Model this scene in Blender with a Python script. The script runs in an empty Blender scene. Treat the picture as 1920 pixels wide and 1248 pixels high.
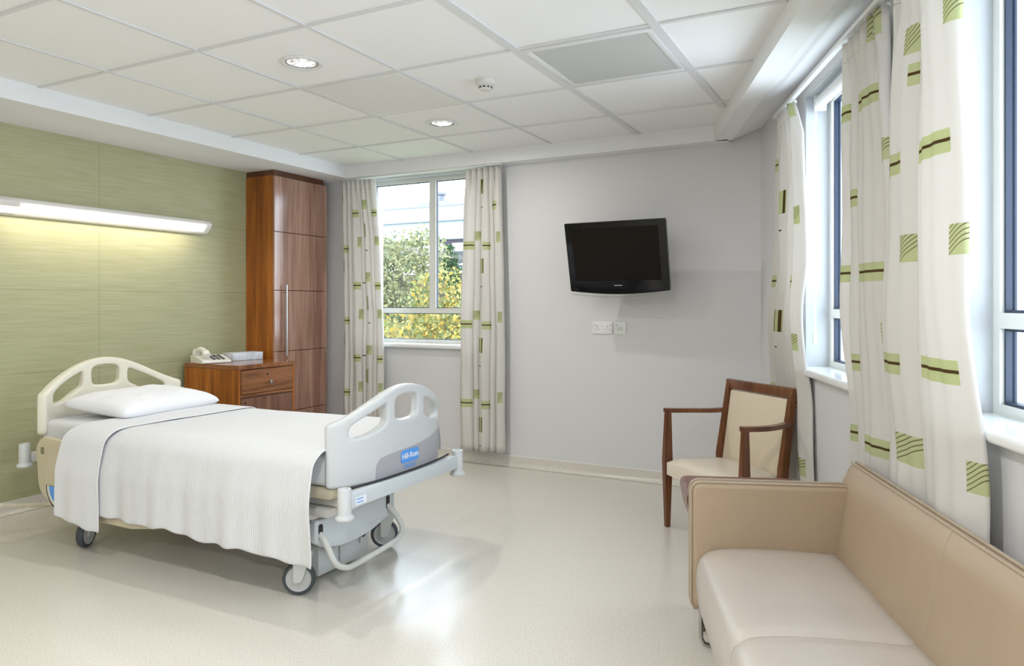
import bpy, bmesh, math, random
from mathutils import Vector, Matrix, noise
random.seed(7)
PI = math.pi
R_ = math.radians
S = bpy.context.scene
COL = S.collection

# ------------------------------------------------------------------ materials
def nmat(name):
    m = bpy.data.materials.new(name); m.use_nodes = True
    nt = m.node_tree; b = nt.nodes['Principled BSDF']
    return m, nt, b

def mat(name, col, rough=0.5, metal=0.0, bump=0.0, bscale=60, var=0.0, vscale=8, spec=0.5, emit=None, es=0, coat=0, stretch=None):
    m, nt, b = nmat(name)
    b.inputs['Base Color'].default_value = (*col, 1)
    b.inputs['Roughness'].default_value = rough
    b.inputs['Metallic'].default_value = metal
    b.inputs['Specular IOR Level'].default_value = spec
    b.inputs['Coat Weight'].default_value = coat
    if emit:
        b.inputs['Emission Color'].default_value = (*emit, 1)
        b.inputs['Emission Strength'].default_value = es
    if bump or var:
        tc = nt.nodes.new('ShaderNodeTexCoord')
        mp = nt.nodes.new('ShaderNodeMapping')
        if stretch: mp.inputs['Scale'].default_value = stretch
        nt.links.new(tc.outputs['Object'], mp.inputs['Vector'])
    if bump:
        n = nt.nodes.new('ShaderNodeTexNoise'); n.inputs['Scale'].default_value = bscale; n.inputs['Detail'].default_value = 4
        bp = nt.nodes.new('ShaderNodeBump'); bp.inputs['Strength'].default_value = bump; bp.inputs['Distance'].default_value = 0.004
        nt.links.new(mp.outputs[0], n.inputs['Vector'])
        nt.links.new(n.outputs['Fac'], bp.inputs['Height']); nt.links.new(bp.outputs[0], b.inputs['Normal'])
    if var:
        n = nt.nodes.new('ShaderNodeTexNoise'); n.inputs['Scale'].default_value = vscale; n.inputs['Detail'].default_value = 5
        nt.links.new(mp.outputs[0], n.inputs['Vector'])
        cr = nt.nodes.new('ShaderNodeValToRGB')
        cr.color_ramp.elements[0].position = 0.3; cr.color_ramp.elements[1].position = 0.7
        cr.color_ramp.elements[0].color = (*[c*(1-var) for c in col], 1)
        cr.color_ramp.elements[1].color = (*[min(1, c*(1+var)) for c in col], 1)
        nt.links.new(n.outputs['Fac'], cr.inputs[0]); nt.links.new(cr.outputs[0], b.inputs['Base Color'])
    return m

def wood(name, dark, mid, light, axis=2, rough=0.3, scale=1.0, coat=0.2):
    m, nt, b = nmat(name)
    tc = nt.nodes.new('ShaderNodeTexCoord'); mp = nt.nodes.new('ShaderNodeMapping')
    sc = [14*scale, 14*scale, 14*scale]; sc[axis] = 0.9*scale
    mp.inputs['Scale'].default_value = sc
    nt.links.new(tc.outputs['Object'], mp.inputs['Vector'])
    n1 = nt.nodes.new('ShaderNodeTexNoise'); n1.inputs['Scale'].default_value = 1.0; n1.inputs['Detail'].default_value = 6; n1.inputs['Distortion'].default_value = 0.8
    mp2 = nt.nodes.new('ShaderNodeMapping'); sc2 = [90*scale]*3; sc2[axis] = 3*scale; mp2.inputs['Scale'].default_value = sc2
    nt.links.new(tc.outputs['Object'], mp2.inputs['Vector'])
    n2 = nt.nodes.new('ShaderNodeTexNoise'); n2.inputs['Scale'].default_value = 1.0; n2.inputs['Detail'].default_value = 3
    nt.links.new(mp.outputs[0], n1.inputs['Vector']); nt.links.new(mp2.outputs[0], n2.inputs['Vector'])
    cr = nt.nodes.new('ShaderNodeValToRGB')
    e = cr.color_ramp.elements
    e[0].position = 0.32; e[0].color = (*dark, 1); e[1].position = 0.7; e[1].color = (*light, 1)
    k = e.new(0.5); k.color = (*mid, 1)
    nt.links.new(n1.outputs['Fac'], cr.inputs[0])
    mx = nt.nodes.new('ShaderNodeMixRGB'); mx.blend_type = 'MULTIPLY'; mx.inputs[0].default_value = 0.45
    cr2 = nt.nodes.new('ShaderNodeValToRGB'); cr2.color_ramp.elements[0].position = .35; cr2.color_ramp.elements[0].color = (.45, .4, .35, 1); cr2.color_ramp.elements[1].position = .6
    nt.links.new(n2.outputs['Fac'], cr2.inputs[0])
    nt.links.new(cr.outputs[0], mx.inputs[1]); nt.links.new(cr2.outputs[0], mx.inputs[2])
    nt.links.new(mx.outputs[0], b.inputs['Base Color'])
    b.inputs['Roughness'].default_value = rough; b.inputs['Coat Weight'].default_value = coat; b.inputs['Coat Roughness'].default_value = .15
    return m

WHITE = (0.80, 0.80, 0.80)
M = {}
M['ceiling'] = mat('ceiling_tile_white', (.90, .895, .885), .85, bump=.12, bscale=120)
M['soffit'] = mat('soffit_paint', (.84, .84, .84), .75)
M['tbar'] = mat('ceiling_grid_metal', (.72, .72, .72), .6)
M['wall'] = mat('wall_paint_grey', (.70, .695, .70), .5, bump=.08, bscale=90, spec=.35)
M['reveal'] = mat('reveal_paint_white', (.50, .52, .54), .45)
M['sill'] = mat('sill_gloss_white', (.84, .85, .85), .15, coat=.3)
M['alu'] = mat('window_frame_grey', (.72, .72, .68), .4)
M['gasket'] = mat('window_gasket_blue', (.010, .024, .055), .35)
M['bedplastic'] = mat('bed_plastic_cream', (.62, .635, .63), .35, bump=.05, bscale=300)
M['bedcover'] = mat('bed_plastic_grey', (.62, .66, .68), .35)
M['bedmetal'] = mat('bed_frame_paint', (.66, .66, .62), .35)
M['bedtan'] = mat('side_panel_tan', (.60, .53, .38), .4)
M['panelgrey'] = mat('panel_mauve_grey', (.42, .41, .44), .4)
M['blue'] = mat('logo_blue', (.10, .35, .85), .4)
M['whitetext'] = mat('logo_white', (.9, .9, .95), .4)
M['black'] = mat('black_rubber', (.015, .016, .018), .5)
M['tyre'] = mat('tyre_grey', (.06, .07, .08), .5)
M['hubgrey'] = mat('wheel_hub_grey', (.55, .54, .52), .35)
M['steel'] = mat('brushed_steel', (.62, .62, .62), .25, metal=1)
M['chrome'] = mat('chrome', (.45, .45, .45), .12, metal=1)
M['tvblack'] = mat('tv_gloss_black', (.004, .004, .005), .06, spec=.3)
M['tvscreen'] = mat('tv_screen', (.010, .007, .005), .3, spec=.12)
M['tvside'] = mat('tv_side', (.02, .025, .035), .3)
M['grey'] = mat('mid_grey_plastic', (.35, .35, .36), .4)
M['whiteplastic'] = mat('white_plastic', (.80, .80, .79), .3)
M['offwhite'] = mat('offwhite_plastic', (.72, .70, .65), .4)
M['phone'] = mat('phone_white', (.82, .80, .74), .25)
M['sheet'] = mat('sheet_white', (.73, .735, .75), .8, bump=.25, bscale=30)
M['pillow'] = mat('pillow_white', (.82, .82, .84), .85, bump=.2, bscale=20)
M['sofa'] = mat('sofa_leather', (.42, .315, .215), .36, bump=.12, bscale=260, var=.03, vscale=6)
M['piping'] = mat('sofa_piping', (.42, .34, .25), .45)
M['vinyl'] = mat('chair_vinyl', (.70, .60, .46), .4, bump=.08, bscale=260)
M['seatvinyl'] = mat('chair_seat_vinyl', (.72, .64, .52), .33, bump=.06, bscale=260)
M['cord'] = mat('cord_cream', (.72, .66, .52), .5)
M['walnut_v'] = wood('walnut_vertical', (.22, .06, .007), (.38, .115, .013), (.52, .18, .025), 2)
M['walnut_f'] = wood('walnut_front_sheen', (.30, .15, .10), (.43, .24, .17), (.53, .32, .24), 2, rough=.2, coat=1)  # window sheen on the doors is mixed into this paler, pinker base colour
M['walnut_y'] = wood('walnut_crossgrain', (.13, .045, .016), (.26, .10, .035), (.38, .16, .065), 1, rough=.28, scale=1.5)
M['walnut_x'] = wood('walnut_top', (.15, .05, .015), (.26, .09, .03), (.36, .14, .05), 0, rough=.2, coat=.5)
M['walnut_dark'] = wood('walnut_dark', (.09, .03, .01), (.13, .045, .018), (.18, .065, .028), 2)
M['walnut_door'] = wood('walnut_door', (.12, .05, .028), (.19, .085, .05), (.27, .13, .08), 2, scale=1.3)
M['chairwood'] = wood('chair_walnut', (.10, .032, .012), (.17, .06, .022), (.24, .09, .035), 2, rough=.3)
M['tablewood'] = wood('table_walnut', (.10, .04, .03), (.19, .085, .06), (.28, .14, .10), 0, rough=.3)

# floor
m, nt, b = nmat('vinyl_floor_beige'); M['floor'] = m
tc = nt.nodes.new('ShaderNodeTexCoord')
n = nt.nodes.new('ShaderNodeTexNoise'); n.inputs['Scale'].default_value = 160; n.inputs['Detail'].default_value = 3
n2 = nt.nodes.new('ShaderNodeTexNoise'); n2.inputs['Scale'].default_value = 1.3; n2.inputs['Detail'].default_value = 3
cr = nt.nodes.new('ShaderNodeValToRGB'); cr.color_ramp.elements[0].position = .34; cr.color_ramp.elements[1].position = .6
cr.color_ramp.elements[0].color = (.60, .56, .49, 1); cr.color_ramp.elements[1].color = (.72, .685, .615, 1)
nt.links.new(tc.outputs['Object'], n.inputs['Vector']); nt.links.new(tc.outputs['Object'], n2.inputs['Vector'])
nt.links.new(n.outputs['Fac'], cr.inputs[0])
nt.links.new(cr.outputs[0], b.inputs['Base Color'])
mr = nt.nodes.new('ShaderNodeMapRange'); mr.inputs['To Min'].default_value = .16; mr.inputs['To Max'].default_value = .30
nt.links.new(n2.outputs['Fac'], mr.inputs[0]); nt.links.new(mr.outputs[0], b.inputs['Roughness'])
b.inputs['Specular IOR Level'].default_value = .5

# green wall covering with panel joints (object space = world metres)
m, nt, b = nmat('green_wallcovering'); M['green'] = m
tc = nt.nodes.new('ShaderNodeTexCoord'); mp = nt.nodes.new('ShaderNodeMapping'); mp.inputs['Scale'].default_value = (1, 3, 60)
n = nt.nodes.new('ShaderNodeTexNoise'); n.inputs['Scale'].default_value = 1.4; n.inputs['Detail'].default_value = 7
nt.links.new(tc.outputs['Object'], mp.inputs[0]); nt.links.new(mp.outputs[0], n.inputs['Vector'])
cr = nt.nodes.new('ShaderNodeValToRGB'); cr.color_ramp.elements[0].position = .3; cr.color_ramp.elements[1].position = .72
cr.color_ramp.elements[0].color = (.37, .365, .20, 1); cr.color_ramp.elements[1].color = (.44, .435, .265, 1)
nt.links.new(n.outputs['Fac'], cr.inputs[0])
sx = nt.nodes.new('ShaderNodeSeparateXYZ'); nt.links.new(tc.outputs['Object'], sx.inputs[0])
def mth(nt, op, a, b=None, c=None):
    k = nt.nodes.new('ShaderNodeMath'); k.operation = op
    for i, v in enumerate((a, b, c)):
        if v is None: continue
        if isinstance(v, (int, float)): k.inputs[i].default_value = v
        else: nt.links.new(v, k.inputs[i])
    return k.outputs[0]
def joints(out, off, per, hw):
    a = mth(nt, 'FRACT', mth(nt, 'DIVIDE', mth(nt, 'SUBTRACT', out, off), per))
    lo = mth(nt, 'LESS_THAN', a, hw/per)
    return lo
jm = mth(nt, 'MAXIMUM', joints(sx.outputs[1], 2.905-1.2*6, 1.2, .004), joints(sx.outputs[2], 1.285-.49*6, .49, .004))
mx = nt.nodes.new('ShaderNodeMixRGB'); nt.links.new(mth(nt, 'MULTIPLY', jm, .45), mx.inputs[0]); nt.links.new(cr.outputs[0], mx.inputs[1]); mx.inputs[2].default_value = (.16, .17, .09, 1)
nt.links.new(mx.outputs[0], b.inputs['Base Color']); b.inputs['Roughness'].default_value = .55
bp = nt.nodes.new('ShaderNodeBump'); bp.inputs['Strength'].default_value = .12; bp.inputs['Distance'].default_value = .004
nt.links.new(n.outputs['Fac'], bp.inputs['Height']); nt.links.new(bp.outputs[0], b.inputs['Normal'])

# ribbed cotton blanket
m, nt, b = nmat('cellular_blanket'); M['blanket'] = m
tc = nt.nodes.new('ShaderNodeTexCoord'); w = nt.nodes.new('ShaderNodeTexWave'); w.wave_type = 'BANDS'; w.bands_direction = 'X'
w.inputs['Scale'].default_value = 34; w.inputs['Distortion'].default_value = 3.5; w.inputs['Detail'].default_value = 3
nt.links.new(tc.outputs['Object'], w.inputs['Vector'])
bp = nt.nodes.new('ShaderNodeBump'); bp.inputs['Strength'].default_value = .30; bp.inputs['Distance'].default_value = .004
nt.links.new(w.outputs['Fac'], bp.inputs['Height']); nt.links.new(bp.outputs[0], b.inputs['Normal'])
b.inputs['Base Color'].default_value = (.70, .705, .715, 1); b.inputs['Roughness'].default_value = .9

# glass: mostly transparent with a weak mirror
m = bpy.data.materials.new('window_glass'); m.use_nodes = True; nt = m.node_tree; M['glass'] = m
nt.nodes.remove(nt.nodes['Principled BSDF'])
tr = nt.nodes.new('ShaderNodeBsdfTransparent'); gl = nt.nodes.new('ShaderNodeBsdfGlossy'); gl.inputs['Roughness'].default_value = .01
tr.inputs[0].default_value = (.97, .985, 1, 1)
fr = nt.nodes.new('ShaderNodeFresnel'); fr.inputs[0].default_value = 1.45
ms = nt.nodes.new('ShaderNodeMixShader')
geo = nt.nodes.new('ShaderNodeNewGeometry'); fm = nt.nodes.new('ShaderNodeMath'); fm.operation = 'SUBTRACT'; fm.inputs[0].default_value = 1; nt.links.new(geo.outputs['Backfacing'], fm.inputs[1])
fm2 = nt.nodes.new('ShaderNodeMath'); fm2.operation = 'MULTIPLY'; nt.links.new(fm.outputs[0], fm2.inputs[0]); nt.links.new(fr.outputs[0], fm2.inputs[1])
nt.links.new(fm2.outputs[0], ms.inputs[0]); nt.links.new(tr.outputs[0], ms.inputs[1]); nt.links.new(gl.outputs[0], ms.inputs[2])
nt.links.new(ms.outputs[0], nt.nodes['Material Output'].inputs[0])

# perforated vent tile
m, nt, b = nmat('perforated_vent'); M['perf'] = m
tc = nt.nodes.new('ShaderNodeTexCoord'); vo = nt.nodes.new('ShaderNodeTexVoronoi'); vo.inputs['Scale'].default_value = 75; vo.inputs['Randomness'].default_value = 0
nt.links.new(tc.outputs['Object'], vo.inputs['Vector'])
lt = mth(nt, 'LESS_THAN', vo.outputs['Distance'], .22)
mx = nt.nodes.new('ShaderNodeMixRGB'); mx.inputs[1].default_value = (.80, .79, .77, 1); mx.inputs[2].default_value = (.42, .41, .39, 1)
nt.links.new(lt, mx.inputs[0]); nt.links.new(mx.outputs[0], b.inputs['Base Color']); b.inputs['Roughness'].default_value = .6

# ------------------------------------------------------------------ curtain cloth
grp = bpy.data.node_groups.new('rect_mask', 'ShaderNodeTree')
for nm in ('U', 'V', 'U0', 'U1', 'V0', 'V1'):
    grp.interface.new_socket(nm, in_out='INPUT', socket_type='NodeSocketFloat')
grp.interface.new_socket('Mask', in_out='OUTPUT', socket_type='NodeSocketFloat')
gi = grp.nodes.new('NodeGroupInput'); go = grp.nodes.new('NodeGroupOutput')
def gm(op, a, b_):
    k = grp.nodes.new('ShaderNodeMath'); k.operation = op
    grp.links.new(a, k.inputs[0]); grp.links.new(b_, k.inputs[1]); return k.outputs[0]
o_ = gi.outputs
mk = gm('MULTIPLY', gm('MULTIPLY', gm('GREATER_THAN', o_[0], o_[2]), gm('LESS_THAN', o_[0], o_[3])),
        gm('MULTIPLY', gm('GREATER_THAN', o_[1], o_[4]), gm('LESS_THAN', o_[1], o_[5])))
grp.links.new(mk, go.inputs[0])

def cloth_material(name, feats, width):
    """cream curtain with printed green blocks and brown lines; UV.x = share of width, UV.y = height in metres"""
    m, nt, b = nmat(name)
    uv = nt.nodes.new('ShaderNodeUVMap'); sp = nt.nodes.new('ShaderNodeSeparateXYZ'); nt.links.new(uv.outputs[0], sp.inputs[0])
    u, v = sp.outputs[0], sp.outputs[1]
    def rect(u0, u1, v0, v1):
        g = nt.nodes.new('ShaderNodeGroup'); g.node_tree = grp
        nt.links.new(u, g.inputs[0]); nt.links.new(v, g.inputs[1])
        for i, val in enumerate((u0, u1, v0, v1)): g.inputs[2+i].default_value = val
        return g.outputs[0]
    green = brown = hat = None
    def acc(a, x): return x if a is None else mth(nt, 'MAXIMUM', a, x)
    for ft in feats.split(';'):
        t, u0, u1, v0, v1 = ft.split(','); u0, u1, v0, v1 = map(float, (u0, u1, v0, v1))
        if t == 'b':
            green = acc(green, rect(u0, u1, v0-.003, v1+.003)); c = (v0+v1)/2 + .002
            brown = acc(brown, rect(u0, u1, c-.0045, c+.0045))
        elif t == 's':
            r = rect(u0, u1, v0, v1); green = acc(green, r)
            # hatch above the diagonal
            d = mth(nt, 'SUBTRACT', mth(nt, 'DIVIDE', mth(nt, 'SUBTRACT', v, v0), v1-v0), mth(nt, 'DIVIDE', mth(nt, 'SUBTRACT', u, u0), (u1-u0)*1.6))
            up = mth(nt, 'GREATER_THAN', d, 0.0)
            h1 = mth(nt, 'LESS_THAN', mth(nt, 'FRACT', mth(nt, 'MULTIPLY', d, 6.0)), .28)
            brown = acc(brown, mth(nt, 'MULTIPLY', mth(nt, 'MULTIPLY', h1, up), mth(nt, 'MULTIPLY', r, .75)))
        elif t == 'p':
            w_ = u1-u0
            green = acc(green, rect(u0, u1, v0, v1))
            brown = acc(brown, rect(u0+.15*w_, u0+.32*w_, v0, v1)); brown = acc(brown, rect(u0+.75*w_, u0+.93*w_, v0, v1))
        else:
            brown = acc(brown, rect(u0, u1, v0, v1))
    m1 = nt.nodes.new('ShaderNodeMixRGB'); m1.inputs[1].default_value = (.80, .775, .735, 1); m1.inputs[2].default_value = (.60, .64, .36, 1)
    nt.links.new(green, m1.inputs[0])
    m2 = nt.nodes.new('ShaderNodeMixRGB'); m2.inputs[2].default_value = (.10, .06, .02, 1)
    nt.links.new(brown, m2.inputs[0]); nt.links.new(m1.outputs[0], m2.inputs[1])
    nt.links.new(m2.outputs[0], b.inputs['Base Color']); b.inputs['Roughness'].default_value = .85; b.inputs['Specular IOR Level'].default_value = .2
    tl = nt.nodes.new('ShaderNodeBsdfTranslucent'); nt.links.new(m2.outputs[0], tl.inputs[0])
    ms = nt.nodes.new('ShaderNodeMixShader'); ms.inputs[0].default_value = .28
    nt.links.new(b.outputs[0], ms.inputs[1]); nt.links.new(tl.outputs[0], ms.inputs[2]); nt.links.new(ms.outputs[0], nt.nodes['Material Output'].inputs[0])
    return m

# ------------------------------------------------------------------ mesh helpers
def finish(bm, name, material, parent=None, smooth=True, angle=35, loc=None, rot=None):
    me = bpy.data.meshes.new(name)
    bmesh.ops.recalc_face_normals(bm, faces=bm.faces[:])
    bm.to_mesh(me); bm.free()
    me.materials.append(material)
    o = bpy.data.objects.new(name, me); COL.objects.link(o)
    if smooth:
        for p in me.polygons: p.use_smooth = True
        try: me.set_sharp_from_angle(angle=R_(angle))
        except Exception: pass
    if parent: o.parent = parent
    if loc: o.location = loc
    if rot: o.rotation_euler = rot
    return o

def box(bm, x0, x1, y0, y1, z0, z1, bev=0, seg=2):
    vs = [bm.verts.new((x, y, z)) for x in (x0, x1) for y in (y0, y1) for z in (z0, z1)]
    fs = [(0, 1, 3, 2), (4, 6, 7, 5), (0, 4, 5, 1), (2, 3, 7, 6), (0, 2, 6, 4), (1, 5, 7, 3)]
    faces = [bm.faces.new([vs[i] for i in f]) for f in fs]
    if bev:
        es = list({e for f in faces for e in f.edges})
        bmesh.ops.bevel(bm, geom=es, offset=bev, segments=seg, profile=.5, affect='EDGES')
    return faces

def bx(name, material, parent, x0, x1, y0, y1, z0, z1, bev=0, seg=2):
    bm = bmesh.new(); box(bm, x0, x1, y0, y1, z0, z1, bev, seg)
    return finish(bm, name, material, parent)

def prism(bm, pts, a, b_, axis=0):
    """polygon pts (p,q) extruded from a to b_ along axis: 0 -> (.,p,q), 1 -> (p,.,q), 2 -> (p,q,.)"""
    def v(p, q, s):
        return {0: (s, p, q), 1: (p, s, q), 2: (p, q, s)}[axis]
    A = [bm.verts.new(v(p, q, a)) for p, q in pts]; B = [bm.verts.new(v(p, q, b_)) for p, q in pts]
    n_ = len(pts)
    bm.faces.new(A); bm.faces.new(B[::-1])
    for i in range(n_): bm.faces.new((A[i], A[(i+1) % n_], B[(i+1) % n_], B[i]))

def lathe(bm, prof, seg=28, c=(0, 0, 0), M4=None):
    rings = []
    for r, z in prof:
        ring = []
        for i in range(seg):
            a = 2*PI*i/seg; p = Vector((r*math.cos(a), r*math.sin(a), z))
            if M4: p = M4 @ p
            ring.append(bm.verts.new(p+Vector(c)))
        rings.append(ring)
    for k in range(len(rings)-1):
        for i in range(seg):
            bm.faces.new((rings[k][i], rings[k][(i+1) % seg], rings[k+1][(i+1) % seg], rings[k+1][i]))
    if prof[0][0] > 1e-6: bm.faces.new(rings[0][::-1])
    if prof[-1][0] > 1e-6: bm.faces.new(rings[-1])

def tube(bm, pts, r, seg=12, cap=True):
    pts = [Vector(p) for p in pts]; rings = []
    up = None
    for i, p in enumerate(pts):
        t = (pts[min(i+1, len(pts)-1)]-pts[max(i-1, 0)]).normalized()
        if up is None:
            up = Vector((0, 0, 1)) if abs(t.z) < .9 else Vector((1, 0, 0))
        s = t.cross(up).normalized(); up = s.cross(t).normalized()
        rr = r[i] if isinstance(r, (list, tuple)) else r
        rings.append([bm.verts.new(p+s*rr*math.cos(2*PI*k/seg)+up*rr*math.sin(2*PI*k/seg)) for k in range(seg)])
    for a, b_ in zip(rings, rings[1:]):
        for k in range(seg): bm.faces.new((a[k], a[(k+1) % seg], b_[(k+1) % seg], b_[k]))
    if cap: bm.faces.new(rings[0][::-1]); bm.faces.new(rings[-1])

def smooth_path(pts, n=8, closed=False):
    """Catmull-Rom"""
    P = [Vector(p) for p in pts]; out = []
    N = len(P); rng = range(N if closed else N-1)
    for i in rng:
        p0 = P[(i-1) % N] if closed or i > 0 else P[0]*2-P[1]
        p1 = P[i]; p2 = P[(i+1) % N]; p3 = P[(i+2) % N] if closed or i+2 < N else P[-1]*2-P[-2]
        for k in range(n):
            t = k/n
            out.append(.5*((2*p1)+(p2-p0)*t+(2*p0-5*p1+4*p2-p3)*t*t+(3*p1-p0-3*p2+p3)*t**3))
    if not closed: out.append(P[-1])
    return out

def round_poly(pts, r, n=5):
    """round the corners of a closed polygon; r number or list"""
    out = []; N = len(pts)
    for i in range(N):
        p = Vector(pts[i]); a = Vector(pts[i-1])-p; b_ = Vector(pts[(i+1) % N])-p
        rr = r[i] if isinstance(r, (list, tuple)) else r
        rr = min(rr, a.length*.48, b_.length*.48)
        if rr < 1e-5: out.append(tuple(p)); continue
        A = p+a.normalized()*rr; B = p+b_.normalized()*rr
        for k in range(n+1):
            t = k/n; q = (1-t)**2*A+2*t*(1-t)*p+t*t*B; out.append(tuple(q))
    return out

def plate(outlines, thick, bevel=0.0, slices=None):
    """flat plate with holes in XY, thickness along Z (centred); returns a bmesh"""
    cu = bpy.data.curves.new('tmp', 'CURVE'); cu.dimensions = '2D'; cu.fill_mode = 'BOTH'
    cu.extrude = thick/2-bevel; cu.bevel_depth = bevel; cu.bevel_resolution = 3; cu.offset = -bevel
    for ol in outlines:
        s = cu.splines.new('POLY'); s.points.add(len(ol)-1)
        for i, p in enumerate(ol): s.points[i].co = (p[0], p[1], 0, 1)
        s.use_cyclic_u = True
    ob = bpy.data.objects.new('tmp', cu); COL.objects.link(ob)
    dg = bpy.context.evaluated_depsgraph_get(); me = bpy.data.meshes.new_from_object(ob.evaluated_get(dg))
    bm = bmesh.new(); bm.from_mesh(me)
    bpy.data.objects.remove(ob); bpy.data.curves.remove(cu); bpy.data.meshes.remove(me)
    bmesh.ops.remove_doubles(bm, verts=bm.verts[:], dist=1e-5)
    if slices:
        for x in slices:
            bmesh.ops.bisect_plane(bm, geom=bm.verts[:]+bm.edges[:]+bm.faces[:], plane_co=(x, 0, 0), plane_no=(1, 0, 0))
    return bm

def xform(bm, fn):
    for v in bm.verts: v.co = Vector(fn(v.co.x, v.co.y, v.co.z))

def text_mesh(s, size, material, name, parent, depth=.0006):
    cu = bpy.data.curves.new('t', 'FONT'); cu.body = s; cu.size = size; cu.extrude = depth; cu.align_x = 'CENTER'; cu.align_y = 'CENTER'; cu.offset = size*.012
    ob = bpy.data.objects.new('t', cu); COL.objects.link(ob)
    dg = bpy.context.evaluated_depsgraph_get(); me = bpy.data.meshes.new_from_object(ob.evaluated_get(dg))
    bpy.data.objects.remove(ob); bpy.data.curves.remove(cu)
    me.name = name; me.materials.clear(); me.materials.append(material)
    o = bpy.data.objects.new(name, me); COL.objects.link(o); o.parent = parent
    return o

def thing(name, label, cat, loc=(0, 0, 0), rotz=0, group=None):
    o = bpy.data.objects.new(name, None); COL.objects.link(o); o.location = loc; o.rotation_euler = (0, 0, rotz)
    o.empty_display_size = .1
    o['label'] = label; o['category'] = cat
    if group: o['group'] = group
    return o
def tag(o, label, cat, group=None):
    o['label'] = label; o['category'] = cat
    if group: o['group'] = group
    return o
def struct(o, label=None):
    o['kind'] = 'structure'
    if label: o['label'] = label
    return o
def dup(root, loc, rotz=0, **kw):
    r = root.copy(); COL.objects.link(r); r.location = loc; r.rotation_euler = (0, 0, rotz)
    for ch in root.children:
        c = ch.copy(); COL.objects.link(c); c.parent = r
        for g in ch.children:
            d = g.copy(); COL.objects.link(d); d.parent = c
    for k, v in kw.items(): r[k] = v
    return r

# ------------------------------------------------------------------ plan
XG, YB, YR = -4.455, 4.78, -3.2       # green wall, back wall, rear wall
HS, HT, HTOP = 2.233, 2.333, 2.6     # soffit, tile plane, slab
ANG = R_(19.6)
PX, PY = -.691, 4.78                 # corner of back wall and window wall
U = Vector((-math.sin(ANG), math.cos(ANG), 0)); RR = Vector((math.cos(ANG), math.sin(ANG), 0))
def W(t, d, z=0): return Vector((PX, PY, 0))+U*t+RR*d+Vector((0, 0, z))
TEND = -8.6
def wall_frame(o): o.location = (PX, PY, 0); o.rotation_euler = (0, 0, ANG); return o
# local frame of the window wall: x = outward, y = t

# floor
bm = bmesh.new(); prism(bm, [(XG-.2, YR-.2), (2.6, YR-.2), (2.6, 0), (-.4, YB+.2), (XG-.2, YB+.2)], -.12, 0, 2)
struct(finish(bm, 'floor', M['floor'], smooth=False), 'pale beige speckled vinyl floor')
# ceiling: individual tiles area as one slab at HT
bm = bmesh.new(); prism(bm, [(XG-.2, YR-.2), (2.6, YR-.2), (2.6, 0), (-.4, YB+.2), (XG-.2, YB+.2)], HT, HTOP, 2)
struct(finish(bm, 'ceiling', M['ceiling'], smooth=False), 'white suspended tile ceiling')
# grid of T bars
PIT = .632; GX0, GY0 = -3.353, 2.233
def right_limit(y):  # inner face of the window-side bulkhead at this y
    t = (y-PY+.29*math.sin(ANG))/math.cos(ANG)
    return PX+U.x*t+RR.x*(-.29)
bm = bmesh.new(); hw = .009
for j in range(-1, 9):
    x = GX0+j*PIT
    if x < -3.92: continue
    # far end where it meets the back fascia or the slanted bulkhead
    y1 = 4.655
    while right_limit(y1) < x+.01 and y1 > YR: y1 -= .02
    wd = .02 if j in (3, 4) else hw
    box(bm, x-wd, x+wd, YR, y1, HT-.007, HT-.0005)
for i in range(-8, 4):
    y = GY0+i*PIT
    box(bm, -3.925, right_limit(y)-.002, y-hw, y+hw, HT-.0065, HT-.0005)
struct(finish(bm, 'trim_1', M['tbar'], smooth=False), 'thin grey metal grid between the ceiling tiles')
# soffits
bm = bmesh.new(); box(bm, XG, -3.925, YR, YB, HS, HT+.02)
struct(finish(bm, 'trim_2', M['soffit'], smooth=False), 'white dropped soffit above the green wall')
bm = bmesh.new(); box(bm, -3.925, right_limit(4.72)+.1, 4.66, YB, HS, HT+.02)
struct(finish(bm, 'trim_3', M['soffit'], smooth=False), 'white dropped soffit above the back wall')
bm = bmesh.new(); prism(bm, [(-.29, HS), (-.186, HS), (0, 2.31), (0, HT+.02), (-.29, HT+.02)], -.02, TEND+.2, 1)
o = wall_frame(finish(bm, 'trim_4', M['soffit'], smooth=False)); struct(o, 'white bulkhead sloping up above the window wall')

# walls
bm = bmesh.new(); box(bm, XG-.2, XG, YR-.2, YB+.2, 0, HTOP)
struct(finish(bm, 'wall_left', M['green'], smooth=False), 'olive green panelled wall behind the bed')
bm = bmesh.new(); box(bm, XG, 2.6, YR-.2, YR, 0, HTOP)
struct(finish(bm, 'wall_rear', M['wall'], smooth=False), 'plain grey wall')
# back wall with opening
WX0, WX1, WZ0, WZ1 = -3.83, -2.72, .875, 2.225
bm = bmesh.new()
box(bm, XG, WX0, YB, YB+.25, 0, HTOP); box(bm, WX1, -.55, YB, YB+.25, 0, HTOP)
box(bm, WX0, WX1, YB, YB+.25, 0, WZ0); box(bm, WX0, WX1, YB, YB+.25, WZ1, HTOP)
struct(finish(bm, 'wall_back', M['wall'], smooth=False), 'pale grey wall carrying the television')
# window wall
WINS = [(-1.90, -1.04), (-4.35, -2.55), (-6.9, -5.1)]   # (near t, far t); the last is unseen, added to let in daylight
bm = bmesh.new(); prev = .12
for (ta, tb) in WINS:
    box(bm, 0, .25, tb, prev, 0, HTOP)
    box(bm, 0, .25, ta, tb, 0, .885); box(bm, 0, .25, ta, tb, 2.215, HTOP)
    prev = ta
box(bm, 0, .25, TEND, prev, 0, HTOP)
struct(wall_frame(finish(bm, 'wall_right', M['wall'], smooth=False)), 'pale wall with tall windows')
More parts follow.
